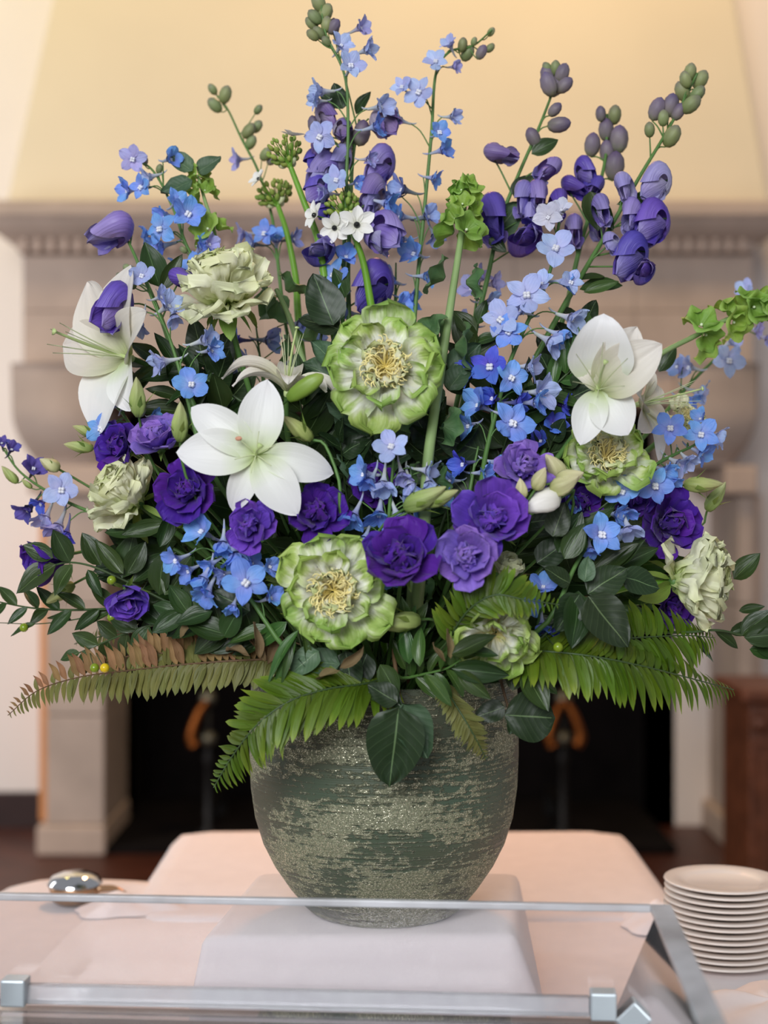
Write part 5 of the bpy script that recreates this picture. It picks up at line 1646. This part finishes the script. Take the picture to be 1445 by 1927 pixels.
delphinium('blue delphinium stub beside the dark round leaf at lower right', [(1032, 1075), (1020, 1130), (1010, 1200)], -0.17, -0.17,
           [(1022, 1108, 34, 's', 'b'), (1010, 1140, 32, 's', 'b'), (1020, 1172, 28, 'h', 'b'), (1030, 1190, 26, 's', 'd')], [])
delphinium('lavender delphinium in the gap behind the bells of Ireland stem', [(905, 515), (895, 580), (885, 660)], 0.05, 0.0,
           [(890, 545, 30, 's', 'l'), (905, 525, 26, 's', 'l'), (880, 610, 30, 's', 'l'), (915, 570, 28, 's', 'g'), (925, 535, 26, 's', 'l')], [])
delphinium('deep blue delphinium in shade left of the upright-petalled lily', [(1060, 720), (1040, 790), (1020, 860)], -0.08, -0.11,
           [(1040, 800, 30, 's', 'd'), (1055, 760, 28, 's', 'd'), (870, 870, 30, 's', 'b'), (1020, 830, 26, 's', 'd'), (1085, 690, 24, 's', 'd')], [])
delphinium('blue florets on a short delphinium behind the light violet lisianthus', [(900, 840), (890, 890), (880, 950)], -0.15, -0.16,
           [(875, 872, 32, 's', 'd'), (905, 890, 30, 's', 'b'), (850, 905, 28, 's', 'b'), (930, 870, 28, 's', 'b'), (825, 945, 28, 's', 'b')], [])

# ------------------------------------------------------------------ ferns
fern('broad green fern frond sweeping to the lower right', [(1380, 1298), (1320, 1282), (1220, 1256), (1120, 1236), (1030, 1226), (970, 1225)], (-0.12, -0.16, -0.2, -0.22, -0.21, -0.18), 42, 92, M_fern, W=0.12, normal=(0.1, -0.75, 0.66), sickle=0.14)
fern('second green fern frond lying over the broad one at right', [(1345, 1200), (1290, 1196), (1200, 1200), (1120, 1208), (1040, 1222)], (-0.10, -0.13, -0.17, -0.19, -0.18), 32, 92, M_fern, W=0.12, normal=(0.15, -0.85, 0.5))
fern('green fern frond arching down over the left of the vase', [(402, 1482), (438, 1422), (488, 1360), (548, 1318), (620, 1296), (690, 1286), (740, 1270)], (-0.22, -0.235, -0.25, -0.25, -0.235, -0.21, -0.17), 42, 100, M_fern, W=0.10, normal=(-0.35, -0.85, 0.4), side_scale=(1.0, 1.05), ang=46)
fern('browning olive fern frond reaching to the lower left', [(15, 1346), (70, 1300), (150, 1274), (240, 1262), (330, 1252), (430, 1244), (520, 1240)], (-0.02, -0.05, -0.09, -0.13, -0.16, -0.18, -0.17), 44, 62, M_fern_olive, W=0.19, normal=(0, -0.9, 0.42), dry=0.75, dry_mat=M_fern_dry, stemmat=M_stem_brown)
fern('olive fern frond behind the brown one at lower left', [(180, 1250), (260, 1232), (350, 1230), (440, 1240), (520, 1250)], (-0.10, -0.13, -0.15, -0.16, -0.15), 26, 58, M_fern_olive, W=0.2, normal=(0, -0.85, 0.5), dry=0.9, dry_mat=M_fern_dry, stemmat=M_stem_brown)
fern('small green fern frond in front of the half hidden cream peony', [(1052, 1138), (985, 1128), (930, 1120), (880, 1150), (840, 1210)], (-0.27, -0.28, -0.275, -0.26, -0.22), 28, 62, M_fern, W=0.13, normal=(0.2, -0.9, 0.3), ang=55, side_scale=(1.1, 0.8))
fern('drooping olive fern frond on the right of the vase front', [(915, 1428), (895, 1390), (872, 1350), (850, 1315), (835, 1285)], (-0.215, -0.225, -0.225, -0.215, -0.19), 24, 44, M_fern_olive, W=0.13, normal=(0.2, -0.95, 0.2), ang=40)
fern('tiny fern tip left of the lower green peony', [(515, 1042), (530, 1078), (545, 1120), (560, 1160)], (-0.19, -0.19, -0.19, -0.18), 18, 40, M_fern, W=0.12)
fern('olive fern tip poking out left of the purple hanging lisianthus', [(140, 1212), (180, 1200), (230, 1190), (300, 1190)], (0.03, 0.0, -0.03, -0.08), 16, 26, M_fern_olive, W=0.2)

# ------------------------------------------------------------------ sprays that show at the edges
spray('glossy oval-leaved spray spreading left over the dark bell lisianthus', [(60, 1090), (108, 1062), (160, 1062), (230, 1090), (310, 1130), (400, 1170)], (-0.06, -0.14), (), 'oval', n=0,
      extra_leaves=[(105, 1062, 212, 92, 'oval', -0.08), (100, 1050, 155, 62, 'oval', -0.08), (132, 1058, 116, 70, 'oval', -0.085), (190, 1064, 118, 72, 'oval', -0.10), (136, 1062, 235, 70, 'oval', -0.09), (230, 1088, 75, 90, 'oval', -0.12), (232, 1080, 130, 84, 'ruscus', -0.13),
                    (165, 1072, 300, 60, 'ruscus', -0.08), (250, 1095, 40, 100, 'ruscus', -0.14), (300, 1120, 85, 90, 'oval', -0.16), (240, 1080, 60, 70, 'oval', -0.15), (270, 1000, 180, 80, 'ruscus', -0.15), (310, 985, 195, 84, 'ruscus', -0.16), (300, 1030, 70, 80, 'ruscus', -0.17), (310, 1120, 60, 90, 'oval', -0.17)],
      berries=[(210, 1092, 'g', -0.16), (338, 985, 'g', -0.19)])
spray('slender spray of narrow dark leaves reaching to the left edge', [(-6, 1132), (60, 1144), (130, 1148), (220, 1146), (320, 1150)], (0.0, -0.10), (), 'ruscus', n=14, L=62, ang=38, berries=[(210, 1162, 'g', -0.1)])
spray('thin trailing twig with few dark leaves and a berry, far left', [(0, 1172), (70, 1174), (140, 1166), (220, 1150), (320, 1160)], (-0.02, -0.08), (), 'ruscus', n=5, L=62, ang=16, r=0.0009, berries=[(45, 1181, 'g', -0.04)])
spray('dark leafy spray below the hanging purple lisianthus with two berries', [(150, 1228), (205, 1205), (265, 1182), (340, 1168), (430, 1172)], (-0.08, -0.15), (), 'oval', n=13, L=62, ang=50, berries=[(178, 1257, 'g', -0.155), (197, 1257, 'y', -0.165)])
spray('dark pointed leaves reaching out at the right edge above the fern', [(1452, 1206), (1400, 1196), (1350, 1186), (1290, 1190), (1200, 1190)], (-0.08, -0.14), (), 'oval', n=0,
      extra_leaves=[(1395, 1196, 38, 76, 'oval', -0.1), (1400, 1200, 5, 84, 'oval', -0.11), (1420, 1210, 340, 70, 'oval', -0.1), (1372, 1192, 20, 70, 'ruscus', -0.08), (1345, 1188, 330, 60, 'ruscus', -0.1), (1380, 1090, 45, 70, 'oval', -0.05), (1390, 1150, 10, 50, 'ruscus', -0.04), (1410, 1222, 355, 66, 'oval', -0.1), (1310, 1195, 300, 60, 'lance', -0.1)], berries=[])
spray('large dark hanging leaf pair in the middle of the vase front', [(752, 1345), (752, 1318), (748, 1285), (742, 1240)], (-0.235, -0.18), (), 'broad', n=0, r=0.0022, mat=M_stem_brown,
      extra_leaves=[(750, 1330, 264, 160, 'broad', -0.245, 0.05, (0.05, -1, 0.12)), (758, 1325, 292, 112, 'grey', -0.232, 0.05, (0.3, -1, 0.1)), (748, 1322, 150, 66, 'broad', -0.235), (745, 1310, 175, 60, 'oval', -0.23)])
spray('round glossy leaf hanging at the right shoulder of the vase', [(960, 1345), (950, 1310), (940, 1270), (930, 1230)], (-0.19, -0.17), (), 'broad', n=0, r=0.002, mat=M_stem_brown,
      extra_leaves=[(950, 1346, 358, 98, 'disc', -0.212, 0.0, (0.1, -1, 0.3)), (985, 1330, 240, 60, 'broad', -0.20), (950, 1330, 200, 62, 'broad', -0.2, 0.0, (-.3, -1, .2)), (965, 1300, 80, 60, 'oval', -0.2), (985, 1262, 300, 90, 'oval', -0.21), (1000, 1270, 330, 70, 'fresh', -0.21)])
spray('cluster of broad dark leaves at lower right under the blue florets', [(1120, 1120), (1095, 1130), (1060, 1160), (1010, 1210)], (-0.21, -0.18), (), 'broad', n=0, mat=M_stem_dark,
      extra_leaves=[(1106, 1122, 308, 122, 'broad', -0.225, 0.0, (0.1, -1, 0.25)), (1106, 1118, 35, 92, 'broad', -0.21, 0.05, (0.0, -1, .5)), (1090, 1118, 238, 84, 'broad', -0.22), (1088, 1112, 265, 110, 'oval', -0.215), (1072, 1098, 150, 60, 'broad', -0.2), (1062, 1052, 60, 78, 'oval', -0.2),
                    (1040, 1010, 70, 70, 'broad', -0.2), (1100, 1095, 80, 50, 'grey', -0.22), (1170, 1085, 345, 80, 'broad', -0.18), (1150, 1070, 40, 90, 'lance', -0.17), (1060, 1180, 30, 90, 'oval', -0.2), (1010, 1060, 35, 80, 'broad', -0.18)], berries=[(1050, 1218, 'g', -0.24)])
spray('fine mid-green foliage with dry leaf tips at the vase front right of centre', [(870, 1240), (840, 1258), (800, 1268), (770, 1275)], (-0.24, -0.19), (), 'fresh', n=12, L=62, ang=60, mat=M_stem,
      extra_leaves=[(838, 1245, 140, 62, 'dry', -0.25), (848, 1240, 100, 72, 'dry', -0.25), (800, 1268, 310, 80, 'fresh', -0.25), (860, 1262, 320, 84, 'ruscus', -0.25), (850, 1232, 25, 96, 'ruscus', -0.255), (850, 1258, 355, 110, 'ruscus', -0.25), (790, 1255, 95, 80, 'fresh', -0.23), (770, 1250, 100, 84, 'fresh', -0.22), (880, 1225, 350, 60, 'ruscus', -0.26)])
spray('upright narrow green leaves below the pale striped bud', [(772, 1180), (768, 1220), (765, 1265)], (-0.20, -0.18), (), 'fresh', n=10, L=78, ang=24)
spray('long strap leaves hanging at the left rim of the vase', [(560, 1180), (566, 1210), (580, 1250)], (-0.22, -0.18), (), 'strap', n=0,
      extra_leaves=[(562, 1185, 232, 130, 'strap', -0.235), (556, 1190, 250, 120, 'strap', -0.23), (540, 1170, 218, 96, 'fresh', -0.22), (570, 1190, 285, 90, 'strap', -0.22), (510, 1180, 200, 90, 'fresh', -0.21), (548, 1200, 262, 96, 'strap', -0.23)])
spray('curled dry brown leaves at the left rim of the vase', [(470, 1205), (490, 1225), (520, 1250)], (-0.2, -0.17), (), 'dry', n=0, mat=M_stem_brown,
      extra_leaves=[(500, 1245, 120, 70, 'dry', -0.21), (490, 1240, 100, 84, 'dry', -0.215), (520, 1250, 75, 70, 'dry', -0.21), (470, 1235, 150, 70, 'dry', -0.21), (340, 1200, 70, 60, 'dry', -0.2), (505, 1250, 60, 90, 'dry', -0.2), (640, 1262, 190, 70, 'dry', -0.24), (640, 1258, 30, 84, 'dry', -0.23)])
spray('glossy broad leaves along the rim below the lower green peony', [(600, 1230), (640, 1250), (690, 1262)], (-0.21, -0.18), (), 'broad', n=0,
      extra_leaves=[(640, 1250, 175, 80, 'grey', -0.215), (650, 1225, 280, 84, 'broad', -0.21), (600, 1225, 215, 72, 'grey', -0.22), (690, 1230, 250, 76, 'broad', -0.2), (715, 1250, 300, 70, 'oval', -0.215), (700, 1290, 330, 70, 'broad', -0.22)])
spray('pair of dark pointed leaves above the curling lily', [(612, 520), (612, 580), (600, 660)], (-0.06, -0.06), (), 'broad', n=0,
      extra_leaves=[(628, 612, 112, 108, 'broad', -0.09), (640, 620, 160, 84, 'broad', -0.08), (650, 560, 110, 60, 'oval', -0.04)])
spray('broad dark leaves right of the bells stem, below the blue florets', [(905, 830), (870, 880), (840, 960)], (-0.13, -0.14), (), 'broad', n=0,
      extra_leaves=[(915, 850, 165, 110, 'broad', -0.135), (900, 960, 130, 100, 'broad', -0.15), (850, 820, 60, 70, 'grey', -0.14), (845, 735, 60, 70, 'grey', -0.14), (845, 700, 40, 80, 'grey', -0.13), (825, 720, 240, 70, 'grey', -0.15)])
spray('dark divided leaves below the far left lily', [(232, 722), (275, 690), (330, 690), (400, 720)], (-0.05, -0.1), (), 'ruscus', n=12, L=90, ang=36)
spray('dark divided leaves left of the upright-petalled lily', [(1120, 640), (1080, 690), (1030, 740), (990, 800)], (-0.1, -0.1), (), 'fresh', n=12, L=80, ang=45)
spray('long narrow green leaf above the bright blue florets at lower right', [(1150, 940), (1090, 990), (1040, 1050)], (-0.17, -0.17), (), 'lance', n=0, extra_leaves=[(1055, 1035, 38, 130, 'ruscus', -0.17), (1110, 1080, 38, 110, 'ruscus', -0.16), (1050, 1040, 60, 90, 'oval', -0.18), (1160, 1070, 30, 90, 'ruscus', -0.13)])
spray('low dark leaves beneath the bright blue florets at lower left', [(330, 1150), (380, 1160), (440, 1180), (500, 1200)], (-0.18, -0.18), (), 'oval', n=12, L=84, ang=50, extra_leaves=[(430, 1195, 165, 86, 'oval', -0.2), (470, 1150, 150, 80, 'broad', -0.2), (420, 1200, 60, 78, 'oval', -0.2), (400, 1150, 200, 74, 'oval', -0.2)])

# ------------------------------------------------------------------ leafy stems deep between the flowers
fl = 'dark green filler stem with %s leaves deep between the flowers'
KW = {'oval': 'glossy oval', 'ruscus': 'slim pointed', 'broad': 'broad toothed', 'fresh': 'narrow lighter', 'grey': 'dull greyish'}
gg = random.Random(5)
FILL = [(330, 760), (420, 800), (560, 760), (640, 860), (700, 800), (820, 830), (900, 640), (980, 760), (1060, 760), (1040, 860), (1150, 930), (1180, 1040), (1080, 1100), (980, 1040),
        (860, 1120), (760, 1140), (680, 1010), (560, 1060), (430, 960), (300, 1000), (240, 1060), (320, 1110), (420, 1160), (900, 1230), (1020, 1180), (1180, 1130), (1230, 1060), (640, 700), (380, 700), (1100, 640), (560, 900), (800, 980)]
for k, (x, y) in enumerate(FILL):
    x0, y0 = 725 + (x - 725) * 0.55, min(1235, y + (1250 - y) * 0.6)
    Yt = dome(x, y, 0.075)
    kd = gg.choice(['oval', 'ruscus', 'broad', 'oval', 'ruscus', 'fresh', 'broad', 'grey'])
    spray(fl % KW[kd], [(x, y - 30), (x * 0.7 + x0 * 0.3, y * 0.7 + y0 * 0.3), (x0, y0)], (Yt, min(0.02, Yt + 0.05)), (), kd,
          n=15, L=gg.uniform(78, 108), ang=52, group='filler stems with %s leaves' % KW[kd])
